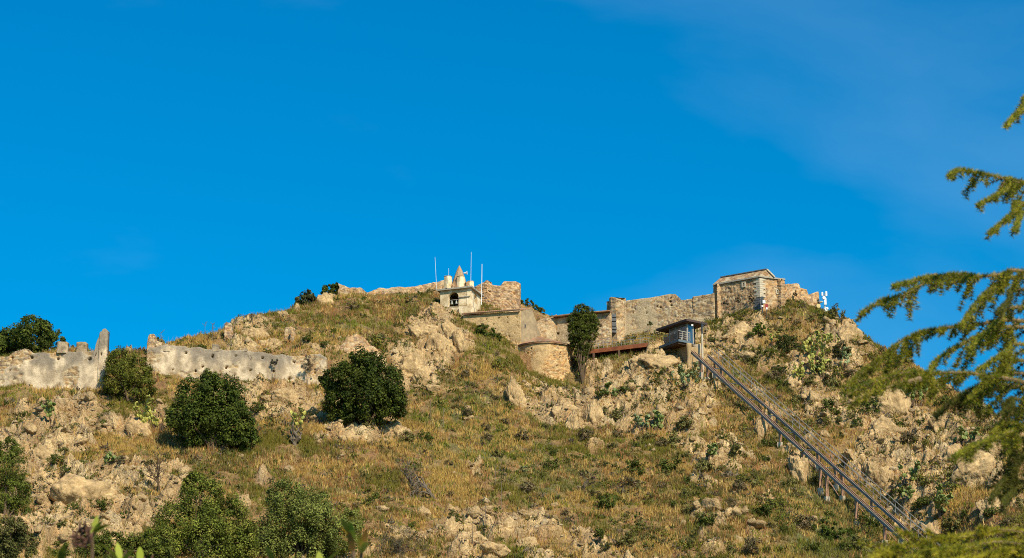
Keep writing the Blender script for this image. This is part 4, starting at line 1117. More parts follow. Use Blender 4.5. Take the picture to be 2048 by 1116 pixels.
def name_all(items):
    """items: (object, description, px, py); label = rank + description + relation + landmark"""
    B = {}
    for o, d, px, py in items:
        k = min(range(len(LAND)), key=lambda i: math.hypot(px - LAND[i][0], (py - LAND[i][1]) * 1.3))
        dx, dy = px - LAND[k][0], py - LAND[k][1]
        rel = ('below' if dy > 0 else 'above') if abs(dy) > abs(dx) * .8 else ('to the right of' if dx > 0 else 'to the left of')
        B.setdefault((d, rel, k), []).append((math.hypot(dx, dy), o))
    for (d, rel, k), L in B.items():
        L.sort(key=lambda q: q[0])
        for i, (_, o) in enumerate(L):
            pre = '' if len(L) == 1 else ORD[min(i, 19)] + ' '
            o['label'] = f'{pre}{d} {rel} {LAND[k][2]}'
            if len(o['label'].split()) > 16: o['label'] = ' '.join(o['label'].split()[:16])

# ---------------------------------------------------------------- boulders and outcrops
def boulder_mesh(seed, sub=4, cuts=16, rough=.10):
    import bmesh
    bm = bmesh.new(); bmesh.ops.create_icosphere(bm, subdivisions=sub, radius=1.0)
    r = np.random.default_rng(seed)
    Vv = np.array([v.co[:] for v in bm.verts]); Fv = np.array([[v.index for v in f.verts] for f in bm.faces]); bm.free()
    N = r.normal(size=(cuts, 3)); N /= np.linalg.norm(N, axis=1)[:, None]
    H = r.uniform(.55, 1.0, cuts)
    dots = Vv @ N.T
    rad = np.min(np.where(dots > .15, H / np.maximum(dots, .15), 9), axis=1)
    rad = np.minimum(rad, 1.15)
    out = Vv * rad[:, None]
    of = Vector((seed * 3.7, seed * 1.3, 0))
    sq = Vector((1.0, 1.0, .7))
    disp = np.zeros(len(Vv)); tone = np.zeros(len(Vv))
    for k, p in enumerate(out):
        w = Vector(p)
        wv = w + mnoise.noise_vector(w * 1.6 + of) * .22
        for sc_, am, gr in ((1.5, .22, .10), (3.6, .10, .055)):
            ds_, ps_ = mnoise.voronoi(wv * sc_ + of)
            e = ds_[1] - ds_[0]
            hv = math.sin(ps_[0].x * 127.1 + ps_[0].y * 311.7 + ps_[0].z * 74.7) * 43758.5; hv -= math.floor(hv)
            disp[k] += am * (hv - .6) - gr * max(0.0, 1 - e / .13)
            tone[k] += (hv - .5) * .35
        disp[k] += rough * mnoise.fractal(w * 2.3 + of, 1.0, 2.0, 5)
        tone[k] += mnoise.noise(w * 1.4 + of) * .6
    out = out * (1 + disp)[:, None]
    c = lerp3((.52, .36, .175), (.37, .24, .112), np.clip(tone + .5, 0, 1))
    return npmesh('boulder', out, Fv, c, smooth=False)
BM = [boulder_mesh(100 + i, 5) for i in range(9)]
BS = [boulder_mesh(140 + i, 3, 12) for i in range(8)]
for m in BM + BS: m.materials.append(M['rock'])
def put_rock(mesh, p, sx, sy, sz, rz, tilt, name='boulder'):
    o = bpy.data.objects.new(name, mesh); COL.objects.link(o)
    o.location = p; o.scale = (sx, sy, sz); o.rotation_euler = (tilt[0], tilt[1], rz)
    return o
HERO = [ # px, py centre, width px, height px, tilt, label
 (1030,784,40,54,0,'tall cracked tan boulder standing alone in the grass below the chapel'),
 (1040,803,46,22,.3,'low slab at the foot of the tall cracked boulder'),
 (815,724,84,52,.3,'big smooth tan outcrop to the right of the second dark tree'),
 (852,742,50,48,-.4,'split lower block of the big smooth outcrop'),
 (900,652,44,56,-.45,'leaning tan crag below the belfry\'s bell arch'),
 (878,680,56,50,.4,'broad crag stacked under the leaning crag'),
 (920,678,36,44,-.3,'narrow crag between the leaning crag and the chapel'),
 (845,660,50,34,.2,'weathered ledge to the left of the stacked crags'),
 (1192,822,46,44,.1,'square pale boulder below the cypress'),
 (1108,824,62,30,-.75,'slanting ribbed slab below the apse'),
 (1130,812,50,24,-.75,'upper slanting slab below the apse'),
 (1143,838,40,46,.2,'notched upright boulder between slanting slab and square boulder'),
 (1250,840,34,50,.5,'grey brown crag to the right of the square pale boulder'),
 (165,960,118,52,.05,'domed smooth outcrop in the pale lower slope'),
 (1316,718,66,34,.1,'rounded tan outcrop under the footbridge and station'),
 (1343,746,34,28,0,'blocky outcrop end under the station balcony'),
 (1290,720,50,24,0,'flat rocks beneath the footbridge posts'),
 (1692,664,62,42,.2,'big smooth rock face on the skyline below the antenna mast'),
 (1660,690,40,22,.2,'low ledge below the skyline rock face'),
 (1000,658,1,1,0,None),
 (645,598,40,26,0,'pale rocks beside the ivy bush on the summit'),
 (660,590,26,20,.2,'upper pale rock touching the ivy bush on the summit'),
 (512,662,50,30,.1,'pale outcrop to the right of the square pillar'),
 (540,684,40,22,.2,'sloping slab below the pale outcrop by the pillar'),
 (565,627,24,14,0,'small pale rock poking out of the skyline grass'),
 (630,693,18,18,0,'small round rock in the grass to the left of the rubble mound'),
 (850,1022,36,20,.1,'undercut pale rock below the dead grey tree'),
 (1015,1052,52,34,.2,'largest pale block of the rock scree'),
 (940,1072,60,30,-.3,'sloping pale ledge at the foot of the rock scree'),
 (895,1050,44,36,.2,'rounded pale block beside the rock scree'),
 (1058,1080,48,32,0,'pale block low in the rock scree'),
 (985,1090,50,26,0,'lowest pale block of the rock scree'),
 (1519,850,20,46,.2,'upright cliff block beside the middle track'),
 (1600,930,40,56,.2,'tan cliff block beside the track above the trestle legs'),
 (1790,800,70,50,0,'broad cliff face below the grey thicket'),
 (1760,850,60,40,.1,'stepped ledge below the broad cliff face'),
 (1885,845,70,34,.2,'smooth brown rock below the cedar\'s middle twigs'),
 (1950,925,84,52,.15,'large cracked cliff below the long prickly pear hedge'),
 (1905,905,60,36,.1,'pale shelf to the left of the large cracked cliff'),
 (1770,940,40,44,0,'knobbly crag beside the gully'),
 (1740,928,34,38,0,'smaller knobbly crag beside the gully'),
 (1700,905,30,24,0,'pale rock above the knobbly crags'),
 (1980,1010,50,40,0,'brown crag beneath the lowest cedar twig'),
 (1870,1060,50,40,0,'pale cliff foot beside the lower track'),
 (1590,760,44,30,.2,'pale rock below the dark shrub above the track'),
 (1480,655,60,24,.1,'pale ledge below the keep'),
 (1400,700,24,20,0,'small rock behind the station columns'),
 (1440,905,44,32,.3,'brown crag beside the small green prickly pear'),
 (1470,930,40,24,.2,'low crag to the right of the small green prickly pear'),
 (700,868,50,24,0,'tan rock below the second dark tree'),
 (770,850,56,34,.1,'tan crag at the foot of the second dark tree'),
 (800,862,40,30,-.2,'tan crag to the right of the second dark tree\'s foot'),
 (575,790,50,28,.1,'crumbly tan rock between the two dark trees'),
 (610,812,46,22,0,'tan ledge to the left of the second dark tree'),
 (90,905,60,28,0,'pale ledge below the lone prickly pear'),
 (275,850,50,40,.1,'tan crag beside the yellow prickly pear clump'),
 (230,840,40,30,.1,'tan crag to the left of the yellow prickly pear clump'),
 (330,985,36,30,0,'pale rock beside the bare black shrub'),
 (490,995,30,34,.2,'pale rock behind the dark leafy bush'),
]
used_px = []
for i, (px, py, w, h, tl, lab) in enumerate(HERO):
    if lab is None: continue
    b = T(px, py + h * .42); pm = (FPX / (b.y / CP))
    hw, hh = w / pm / 2, h / pm / 2
    p = P(px, py + h * .40, b.y + hw * .30)
    if w > 2 * h: p = P(px, py + h * .75, b.y + hw * .2); hh *= 1.42
    o = put_rock(BM[i % 9], p, hw * 1.2, max(hw * .8, hh * .8), hh * 1.85, (i * 2.4) % 6.28 if abs(tl) < .25 else 0.4 * (i % 3), (0, tl, 0))
    if abs(w - h) > 12 and abs(tl) < .25: o.rotation_euler.z = (0, math.pi)[i % 2] + .2
    o.name = 'boulder'; tag(o, lab, 'rock', 'rock outcrops of the hillside'); used_px.append((px, py, max(w, h) * .5))

# keep-out zones (photo pixel circles) so scattered plants do not bury the built things
AVOID = [(100,740,70),(30,740,50),(180,740,50),(350,730,40),(430,735,40),(510,735,40),(590,740,40),(915,600,45),(1000,645,50),(1090,720,45),(1060,650,40),(1165,700,30),(1370,690,45),(1250,695,30),(1200,700,30),(1300,690,25),(1320,620,80),(1220,640,40),(1490,590,70),(1600,590,50)] + [(1383 + i * 20, 702 + i * 17.9, 20) for i in range(24)] + [(1403 + i * 20, 690 + i * 17.6, 22) for i in range(24)]
def clear_of(px, py, r=0, lst=AVOID):
    return all(math.hypot(px - a, py - b) > c + r for a, b, c in lst)

named = []
# scattered rocks in the rocky patches
r_ = np.random.default_rng(5); cand = 0; rocks = []
while len(rocks) < 190 and cand < 9000:
    cand += 1
    px, py = r_.uniform(0, 2040), r_.uniform(600, 1110)
    if not clear_of(px, py, 4) or not clear_of(px, py, 8, used_px): continue
    b = T(px, py)
    q = proj(np.array([b.x]), np.array([b.y]), np.array([b.z]))
    if abs(q[0][0] - px) > 4 or abs(q[1][0] - py) > 5: continue
    rk = float(cover(np.array([b.x]), np.array([b.y]))[0][0])
    if r_.uniform() > rk * .9 + .05: continue
    s = float(np.exp(r_.normal(-.75, .42)))
    if s > 1.3: continue
    o = put_rock(BS[len(rocks) % 8], b + Vector((0, 0, s * .12)), s * r_.uniform(.8, 1.4), s * r_.uniform(.7, 1.1), s * r_.uniform(.55, .95), r_.uniform(0, 6.28), (r_.uniform(-.4, .4), r_.uniform(-.5, .5), 0), 'rock')
    tag(o, None, 'rock', 'loose rocks on the slope')
    named.append((o, ('small pale rock' if s < .45 else 'pale tan rock' if s < .75 else 'large tan rock'), px, py))
    rocks.append(o)
name_all(named)
# gravel and small stones: uncountable
def stone_stuff(n=7000):
    base = np.array([(1, 0, 0), (-.9, .1, .1), (0, 1, .1), (.1, -.9, 0), (0, .1, .8), (0, 0, -.7)]); bf_ = np.array([(0, 2, 4), (2, 1, 4), (1, 3, 4), (3, 0, 4), (2, 0, 5), (1, 2, 5), (3, 1, 5), (0, 3, 5)])
    x = rng.uniform(-62, 62, n * 4); y = rng.uniform(207, 304, n * 4)
    rk, _, _, px, py = cover(x, y)
    k = (rng.uniform(0, 1, n * 4) < rk * .8 + .02); x, y = x[k][:n], y[k][:n]; n = len(x)
    z = ground_z(x, y)
    s = np.exp(rng.normal(-1.9, .5, n)); a = rng.uniform(0, 6.28, n)
    V = base[None] * np.c_[s * rng.uniform(.8, 1.5, n), s, s * rng.uniform(.5, 1, n)][:, None, :] + rng.normal(0, .12, (n, 6, 3)) * s[:, None, None]
    ca, sa = np.cos(a), np.sin(a)
    V = np.stack([V[..., 0] * ca[:, None] - V[..., 1] * sa[:, None], V[..., 0] * sa[:, None] + V[..., 1] * ca[:, None], V[..., 2]], -1)
    V = V + np.c_[x, y, z + s * .2][:, None, :]
    Fs = (np.arange(n) * 6)[:, None, None] + bf_[None]
    c = lerp3((.50, .37, .21), (.33, .23, .13), rng.uniform(0, 1, n)); c = np.repeat(c, 6, 0)
    o = link('loose_stones', npmesh('loose_stones', V.reshape(-1, 3), Fs.reshape(-1, 3), c), M['rock'])
    tag(o, 'loose pale stones strewn over the rocky slope', 'stones', kind='stuff')
stone_stuff()

# ---------------------------------------------------------------- foliage
def leaves(blobs, n, size, cols, seed, aspect=.55, shell=.55, clump=.30, nclump=None, updown=0.0):
    """Leaf quads in clumps through the volume of blobs (x, y, z, r)."""
    r = np.random.default_rng(seed)
    B = np.array(blobs, float)
    w = B[:, 3] ** 2; w = w / w.sum()
    nc = nclump or max(12, int(n / 90))
    k = r.choice(len(B), nc, p=w)
    d = r.normal(size=(nc, 3)); d /= np.linalg.norm(d, axis=1)[:, None]
    rr = r.uniform(shell, 1.0, nc) ** .6 * np.where(r.uniform(0, 1, nc) < .14, 1.16, 1.0)
    C = B[k, :3] + d * (B[k, 3] * rr)[:, None]
    CR = B[k, 3] * clump * r.uniform(.6, 1.35, nc)
    j = r.integers(0, nc, n)
    e = r.normal(size=(n, 3)); e /= np.linalg.norm(e, axis=1)[:, None]
    p = C[j] + e * (CR[j] * r.uniform(.15, 1.0, n) ** .5)[:, None]
    nrm = e * .6 + d[j] * .5 + r.normal(size=(n, 3)) * .55 + np.array((0, 0, .35)); nrm /= np.linalg.norm(nrm, axis=1)[:, None]
    t = r.normal(size=(n, 3)); t[:, 2] += updown; t -= nrm * (t * nrm).sum(1)[:, None]; t /= np.linalg.norm(t, axis=1)[:, None]
    b = np.cross(nrm, t)
    s = size * r.uniform(.6, 1.3, n)
    q = np.array([(-.5, 0), (0, -.5), (.5, 0), (0, .5)])
    V = p[:, None] + t[:, None] * (q[None, :, 0:1] * s[:, None, None]) + b[:, None] * (q[None, :, 1:2] * s[:, None, None] * aspect)
    cols = np.array(cols); ck = cols[r.integers(0, len(cols), nc)] * r.uniform(.75, 1.25, nc)[:, None]
    c = ck[j] * r.uniform(.55, 1.6, n)[:, None]
    return V.reshape(-1, 3), np.arange(n * 4).reshape(n, 4), np.repeat(c, 4, 0)

def limbs(base, tips, r0, seed):
    r = random.Random(seed); mb = MB()
    for i, t in enumerate(tips):
        a = Vector(base); b = Vector(t); m1 = a.lerp(b, .35) + Vector((r.uniform(-.2, .2), r.uniform(-.2, .2), .15 * (b - a).length * .6)); m2 = a.lerp(b, .7) + Vector((r.uniform(-.2, .2), r.uniform(-.2, .2), .08 * (b - a).length))
        f = r0 * (.9 if i == 0 else r.uniform(.4, .65))
        mb.tube([a - Vector((0, 0, .5)), m1, m2, b], [f, f * .7, f * .42, f * .12], 6)
    return mb

def tree(name, label, blobs, Y, n, size, cols, seed, trunk=None, cat='tree', group=None, r0=.22, jit=.35, aspect=.55, clump=.3, shell=.55, updown=0.0, nclump=None, leafname='crown'):
    """blobs: (px, py, radius px) of the crown's lumps at distance Y; trunk foot given as (px, py) or found on the ground."""
    if trunk: Y = T(*trunk).y + .6
    pm = FPX / (Y / CP); r = random.Random(seed); W = []
    for (px, py, rp) in blobs:
        R = rp / pm; p = P(px, py, Y + r.uniform(-jit, jit) * R * 2)
        W.append((p.x, p.y, p.z, R))
    cx = sum(w[0] for w in W) / len(W); cy = sum(w[1] for w in W) / len(W)
    f = T(*trunk) if trunk else Vector((cx, cy, gz(cx, cy)))
    g = empty(name, f, label, cat, group)
    V, Fq, c = leaves(W, n, size, cols, seed, aspect, shell, clump, nclump, updown)
    link(leafname, npmesh(leafname, V, Fq, c), M['leaf'], g)
    limbs(f, [w[:3] for w in W], r0, seed).build('trunk' if cat == 'tree' else 'stems', M['bark'], g)
    return g
DK = [(0.058, 0.078, 0.010), (0.074, 0.097, 0.014), (0.045, 0.063, 0.009), (0.096, 0.113, 0.017)]
OL = [(0.141, 0.140, 0.020), (0.109, 0.119, 0.016), (0.179, 0.167, 0.028), (0.090, 0.103, 0.014)]
MDG = [(0.083, 0.103, 0.015), (0.109, 0.130, 0.019), (0.064, 0.081, 0.012), (0.128, 0.135, 0.024)]
GRY = [(0.128, 0.108, 0.037), (.13, .12, .075), (0.102, 0.092, 0.031)]
tree('carob_tree', 'dark leafy tree crown showing above the merloned plaster wall', [(68,672,38),(22,682,28),(106,686,26),(60,652,20),(-5,692,26),(140,692,8),(85,655,16)], 268, 22000, .30, DK, 1, group='dark carob trees')
tree('olive_bush', 'loose yellow green olive bush in the gap between the two plaster walls', [(243,722,28),(268,745,34),(237,755,30),(286,776,24),(258,785,24),(228,730,18),(290,745,14),(250,800,14),(225,770,18)], 257.5, 26000, .24, OL, 2, trunk=(258, 806), cat='tree', aspect=.35, updown=.6)
tree('carob_tree', 'broad round dark green tree below the long grey retaining wall', [(400,788,42),(442,800,46),(388,838,48),(450,850,50),(484,868,34),(358,835,28),(420,768,24),(420,870,36),(470,815,30),(500,884,18),(430,884,24),(395,872,26),(465,884,22),(445,770,18)], 250.5, 42000, .27, DK, 3, trunk=(430, 902), group='dark carob trees', r0=.3)
tree('carob_tree', 'second round dark tree at the end of the long grey retaining wall', [(720,738,40),(690,772,42),(770,772,38),(740,800,42),(680,808,32),(785,812,26),(715,708,14),(665,760,22),(745,735,28),(700,828,24),(745,832,26),(785,800,26),(670,790,24)], 259.5, 40000, .28, [(c[0] * .85, c[1] * .85, c[2] * .85) for c in DK], 4, trunk=(730, 848), group='dark carob trees', r0=.3)
tree('pale_bush', 'pale green feathery bush at the photo\'s left border', [(8,930,42),(28,985,34),(-5,1005,40),(15,900,26),(45,1010,18)], 224, 22000, .22, [(0.109, 0.130, 0.019), (0.090, 0.108, 0.015), (0.128, 0.140, 0.025)], 5, aspect=.3, updown=.7, trunk=(10, 1035))
tree('leafy_bush', 'dark leafy bush with twiggy outline at the foot of the slope', [(402,995,42),(362,1045,48),(448,1040,48),(420,1085,52),(330,1090,40),(385,965,20),(480,1085,36),(430,960,14),(300,1075,20)], 214, 46000, .20, [(c[0] * 1.55, c[1] * 1.45, c[2] * 1.5) for c in MDG], 6, r0=.2, trunk=(400, 1112))
tree('leafy_bush', 'largest mid green leafy bush at the foot of the slope', [(575,1000,40),(618,1028,46),(562,1058,48),(650,1058,44),(600,1098,56),(520,1092,46),(685,1075,38),(705,1040,22),(560,985,22),(640,1000,20)], 213, 50000, .19, [(.165, .18, .04), (.20, .215, .05), (.12, .14, .03)], 7, r0=.2, trunk=(600, 1114))
tree('grey_bush', 'grey green bush in the lower border corner of the pale slope', [(18,1072,34),(50,1098,30),(0,1100,36),(30,1052,18)], 210, 15000, .20, [(0.109, 0.103, 0.031), (0.128, 0.119, 0.037), (0.077, 0.081, 0.022)], 8, trunk=(20, 1112))
tree('low_bush', 'low green bush between the grey bush and the dark leafy bush', [(130,1108,30),(180,1105,34),(225,1095,30),(265,1105,34),(320,1112,30)], 208, 18000, .20, MDG, 9, trunk=(200, 1114))
tree('twiggy_bush', 'brown twiggy bush to the right of the largest leafy bush', [(795,1078,30),(770,1095,26),(825,1098,28),(800,1112,34)], 216, 9000, .16, [(.12, .10, .065), (.10, .085, .055), (0.109, 0.097, 0.025)], 10, aspect=.25, cat='bush', trunk=(800, 1114))
tree('ridge_bush', 'round dark bush alone on the grassy skyline', [(612,600,19),(600,604,12),(625,604,13),(612,588,9)], 286.5, 6000, .24, [(0.058, 0.059, 0.017), (0.077, 0.076, 0.022)], 11, cat='bush')
tree('ivy_bush', 'dark ivy bush covering the end of the summit ruin wall', [(660,581,14),(652,587,10),(668,590,10),(672,575,8)], 296.5, 5000, .22, DK, 12, cat='bush')
tree('ridge_bush', 'green bush on the bare ridge behind the chapel gable', [(1048,605,7),(1060,608,8),(1070,615,9),(1082,624,8),(1055,603,5)], 306.5, 5000, .2, MDG, 13, cat='bush')
tree('cypress', 'dark cypress with rounded top standing beside the apse', [(1162,624,14),(1174,629,15),(1152,640,16),(1168,648,22),(1182,643,15),(1156,665,20),(1178,664,18),(1166,684,19),(1150,684,12),(1164,702,14),(1156,713,9),(1169,716,8),(1166,729,8),(1165,740,7),(1166,750,5),(1160,726,7),(1150,698,8),(1145,655,10),(1188,655,9)], 287, 40000, .165, [(0.058, 0.073, 0.010), (0.077, 0.092, 0.012), (0.096, 0.108, 0.016)], 14, trunk=(1166, 768), r0=.16, aspect=.5, clump=.26, shell=.82, nclump=900, jit=.2, updown=1.0)
tree('dark_shrub', 'large dark shrub on the slope above the track and left of the prickly pears', [(1576,692,24),(1560,704,17),(1597,708,20),(1580,718,20),(1567,680,14)], 290, 11000, .2, [(0.051, 0.059, 0.014), (0.064, 0.070, 0.015), (0.090, 0.086, 0.019)], 15, cat='bush')
tree('dark_shrub', 'dark shrub to the right of the big yellow prickly pear', [(1684,698,16),(1690,710,14),(1676,706,10)], 289.5, 4500, .2, [(0.064, 0.065, 0.022), (0.077, 0.076, 0.025)], 16, cat='bush')
tree('grey_thicket', 'grey green thicket on the cliff under the cedar twig tips', [(1710,782,24),(1695,800,16),(1730,800,16),(1655,765,16),(1640,775,12)], 284, 9000, .2, [(0.070, 0.070, 0.022), (0.096, 0.081, 0.031)], 17, cat='bush')
tree('dark_shrub', 'dark green shrub against the chapel wall foot', [(960,656,12),(975,664,13),(990,674,12),(968,668,10)], 288.2, 5000, .18, DK, 18, cat='bush')
tree('dark_shrub', 'dark thorny shrub low on the brown slope right of the blue grey shrubs', [(1195,998,20),(1215,1010,18),(1180,992,12)], 242.5, 5500, .2, [(0.077, 0.070, 0.019), (0.064, 0.054, 0.015)], 19, cat='bush', aspect=.25)
tree('blue_shrub', 'round blue grey shrub on the green strip below the boulders', [(1139,994,14),(1147,999,12),(1130,998,10)], 243.5, 3500, .16, [(0.205, 0.227, 0.093), (0.256, 0.270, 0.118)], 20, cat='bush')
tree('blue_shrub', 'smaller blue grey shrub on the green strip above its larger twin', [(1048,940,9),(1042,944,8)], 249, 2200, .15, [(0.192, 0.216, 0.087), (0.256, 0.259, 0.105)], 21, cat='bush')
tree('green_shrub', 'green leafy shrubs filling the gully under the trestle legs', [(1690,1075,20),(1650,1090,20),(1670,1060,14),(1640,1060,16)], 240, 7000, .2, [(0.064, 0.092, 0.012), (0.090, 0.113, 0.019)], 22, cat='bush')
tree('green_shrub', 'bright green shrub on the ledge below the keep and above the thicket', [(1520,655,10),(1512,660,8),(1530,662,8)], 294, 2500, .16, [(0.090, 0.130, 0.012), (0.077, 0.108, 0.012)], 23, cat='bush')
tree('dark_shrub', 'dark green round shrub beside the cliff to the right of the upper track', [(1655,815,13),(1668,820,12),(1643,820,10)], 277, 4000, .18, [(0.051, 0.081, 0.012), (0.064, 0.097, 0.012)], 24, cat='bush')
# plants growing out of the masonry
for (px, py, r, Y, lab) in ((1450.5, 604, 5, 298.9, 'dark plant rooted in the keep wall, furthest from the pale corner'), (1476, 599, 5.5, 298.4, 'dark plant rooted in the keep wall, middle of three'), (1502, 595, 5, 297.8, 'dark plant rooted in the keep wall, closest to the pale corner'), (1590, 586, 5, 299.9, 'dark plant rooted high in the ragged wall beside the keep'), (1573, 605, 7, 299.4, 'green plant at the foot of the ragged wall beside the keep'), (549, 722, 7, 264.2, 'dry plant hanging from the top of the grey retaining wall'), (615, 725, 14, 264.4, 'large dry plant hanging on the grey retaining wall near the dark tree'), (1300, 648, 5, 302.6, 'green plant rooted in the long curtain wall above the station roof')):
    dryp = py > 715
    tree('wall_plant', lab, [(px, py, r), (px + r * .5, py + r * .6, r * .7), (px - r * .4, py + r * .5, r * .6)], Y, 900 if r < 10 else 1500, .14, [(.10, .085, .055), (.08, .075, .05)] if dryp else ([(0.045, 0.038, 0.019), (0.064, 0.054, 0.025)] if 'dark' in lab else [(0.064, 0.081, 0.019)]), int(px), cat='bush', r0=.03, aspect=.3, group='plants growing on the walls')

# small rounded shrubs of the slope: shared meshes, one object each
def shrub_mesh(seed, cols, n=850, size=.17):
    r = np.random.default_rng(seed)
    bl = [(r.uniform(-.35, .35), r.uniform(-.35, .35), r.uniform(.25, .55), r.uniform(.4, .6)) for _ in range(4)]
    V, Fq, c = leaves(bl, n, size, cols, seed, .4, .35, .35, 26, .5)
    V[:, 2] = np.maximum(V[:, 2], -.15)
    m = npmesh('shrub', V, Fq, c); m.materials.append(M['leaf']); return m
KINDS = [('grey green', [shrub_mesh(200 + i, [(0.166, 0.151, 0.046), (0.205, 0.178, 0.059), (0.128, 0.124, 0.037)]) for i in range(4)]),
         ('dark green', [shrub_mesh(210 + i, [(0.090, 0.108, 0.019), (0.115, 0.130, 0.022), (0.064, 0.081, 0.015)]) for i in range(4)]),
         ('brown grey', [shrub_mesh(220 + i, [(.19, .135, .07), (.16, .12, .06), (.14, .115, .05)]) for i in range(3)]),
         ('olive green', [shrub_mesh(230 + i, [(0.179, 0.162, 0.025), (0.147, 0.146, 0.022), (.17, .165, .055)]) for i in range(3)])]
r_ = np.random.default_rng(9); shr = []; named = []; cand = 0
TREEPX = [(60,670,60),(255,750,45),(420,825,75),(725,775,70),(10,960,50),(400,1040,90),(600,1050,110),(20,1085,45),(200,1105,80),(800,1095,40),(1575,700,30)]
while len(shr) < 298 and cand < 20000:
    cand += 1
    px, py = r_.uniform(0, 2045), r_.uniform(585, 1112)
    if px < 1180 and r_.uniform() < .55: continue
    if not clear_of(px, py, 2) or not clear_of(px, py, 0, TREEPX) or not clear_of(px, py, -6, used_px): continue
    if any(math.hypot(px - a, py - b) < 15 for a, b in shr): continue
    b = T(px, py); q = proj(np.array([b.x]), np.array([b.y]), np.array([b.z]))
    if abs(q[0][0] - px) > 4 or abs(q[1][0] - py) > 5: continue
    s = float(np.clip(np.exp(r_.normal(-.02 if px > 1180 else -.25, .40)), .42, 1.8))
    k = int(r_.choice(4, p=(.42, .28, .16, .14) if px > 1180 else (.24, .34, .24, .18)))
    o = bpy.data.objects.new('shrub', KINDS[k][1][len(shr) % len(KINDS[k][1])]); COL.objects.link(o)
    o.location = b - Vector((0, 0, .08 * s)); o.scale = (s * r_.uniform(.9, 1.25), s, s * r_.uniform(.75, 1.05)); o.rotation_euler = (0, 0, r_.uniform(0, 6.28))
    tag(o, None, 'shrub', 'small shrubs on the hillside')
    named.append((o, ('small ' if s < .55 else 'large ' if s > 1.0 else '') + KINDS[k][0] + ' shrub', px, py)); shr.append((px, py))
name_all(named)

def scrub(n=8500):
    r = np.random.default_rng(77); lv = 26
    x = r.uniform(-63, 63, n * 4); y = r.uniform(206, 304, n * 4)
    rk, gr, dr, px, py = cover(x, y)
    k = r.uniform(0, 1, n * 4) < (.34 + .5 * sstep(1150, 1300, px)) * sstep(.38, .6, fbm(x * .3, y * .3, 78, 3)) * 1.3
    k &= (py < 1140) & (py > 560); x, y = x[k][:n], y[k][:n]; n = len(x)
    s = np.exp(r.normal(-1.25, .35, n)); N = n * lv
    d = r.normal(size=(N, 3)); d /= np.linalg.norm(d, axis=1)[:, None]; d[:, 2] = np.abs(d[:, 2]) * 1.0
    S_ = np.repeat(s, lv); p = np.repeat(np.c_[x, y, ground_z(x, y)], lv, 0) + d * (S_ * r.uniform(.3, 1.15, N))[:, None]
    t = d + r.normal(size=(N, 3)) * .5; t /= np.linalg.norm(t, axis=1)[:, None]
    b = np.cross(t, r.normal(size=(N, 3))); b /= np.linalg.norm(b, axis=1)[:, None]
    L = (S_ * .5 + .06)[:, None]
    V = np.stack([p - b * L * .28, p + b * L * .28, p + t * L], 1).reshape(-1, 3)
    pal = np.array([(0.166, 0.151, 0.046), (0.102, 0.119, 0.022), (.17, .13, .085), (0.166, 0.157, 0.025), (0.128, 0.108, 0.037), (0.070, 0.086, 0.015)])
    c = pal[r.integers(0, 6, n)] * r.uniform(.75, 1.25, n)[:, None]; c = np.repeat(np.repeat(c, lv, 0) * r.uniform(.7, 1.3, N)[:, None], 3, 0)
    tag(link('low_scrub', npmesh('low_scrub', V, np.arange(N * 3).reshape(N, 3), c), M['leaf']), 'tiny low scrub plants dotted over the rocky hillside', 'scrub', kind='stuff')
scrub()

# ---------------------------------------------------------------- grass: dry and green, uncountable
def grass(name, label, n, want, hgt, cols, seed, blades=6, wid=.045):
    r = np.random.default_rng(seed)
    x = r.uniform(-64, 64, n * 5); y = r.uniform(206, 304, n * 5)
    rk, gr, dr, px, py = cover(x, y)
    w = want(rk, gr, dr, px, py, fbm(x * .8, y * .8, seed, 3))
    k = r.uniform(0, 1, n * 5) < w
    k &= (px > -40) & (px < 2090) & (py > 560) & (py < 1150)
    x, y, gr, px = x[k][:n], y[k][:n], gr[k][:n], px[k][:n]; n = len(x)
    z = ground_z(x, y)
    cl = np.repeat(np.c_[x, y, z], blades, 0); N = n * blades
    cl[:, :2] += r.normal(0, .10, (N, 2)); cl[:, 2] = ground_z(cl[:, 0], cl[:, 1]) - .04
    h = np.repeat(hgt * np.exp(r.normal(0, .3, n)), blades) * r.uniform(.6, 1.2, N)
    a = r.uniform(0, 6.28, N); ln = r.uniform(.1, .55, N) * h
    tip = cl + np.c_[np.cos(a) * ln, np.sin(a) * ln, h]
    b2 = r.uniform(0, 6.28, N); wv = np.c_[np.cos(b2), np.sin(b2), np.zeros(N)] * (wid * r.uniform(.6, 1.4, N))[:, None]
    V = np.stack([cl - wv, cl + wv, tip], 1).reshape(-1, 3)
    cols = np.array(cols); pt = np.clip((fbm(x * .16, y * .2, seed + 5, 3) - .5) * 3.2 + .5 + r.normal(0, .2, n), 0, .999); ck = cols[(pt * len(cols)).astype(int)] * r.uniform(.8, 1.5, n)[:, None]
    c = np.repeat(np.repeat(ck, blades, 0) * r.uniform(.75, 1.25, N)[:, None], 3, 0)
    o = link(name, npmesh(name, V, np.arange(N * 3).reshape(N, 3), c), M['grass'])
    tag(o, label, 'grass', kind='stuff')
grass('dry_grass', 'straw coloured dry grass covering the slopes', 74000, lambda rk, g, d, px, py, n: np.clip((1 - rk * 1.0) * (.45 + .6 * d) * (1 - .55 * g) * sstep(.40, .58, n) + .03 + .10 * sstep(1200, 1350, px), 0, 1), .44, [(.42, .27, .075), (.34, .20, .06), (.50, .35, .12), (.32, .155, .055), (.24, .15, .055), (.17, .14, .04), (0.166, 0.140, 0.022)], 301)
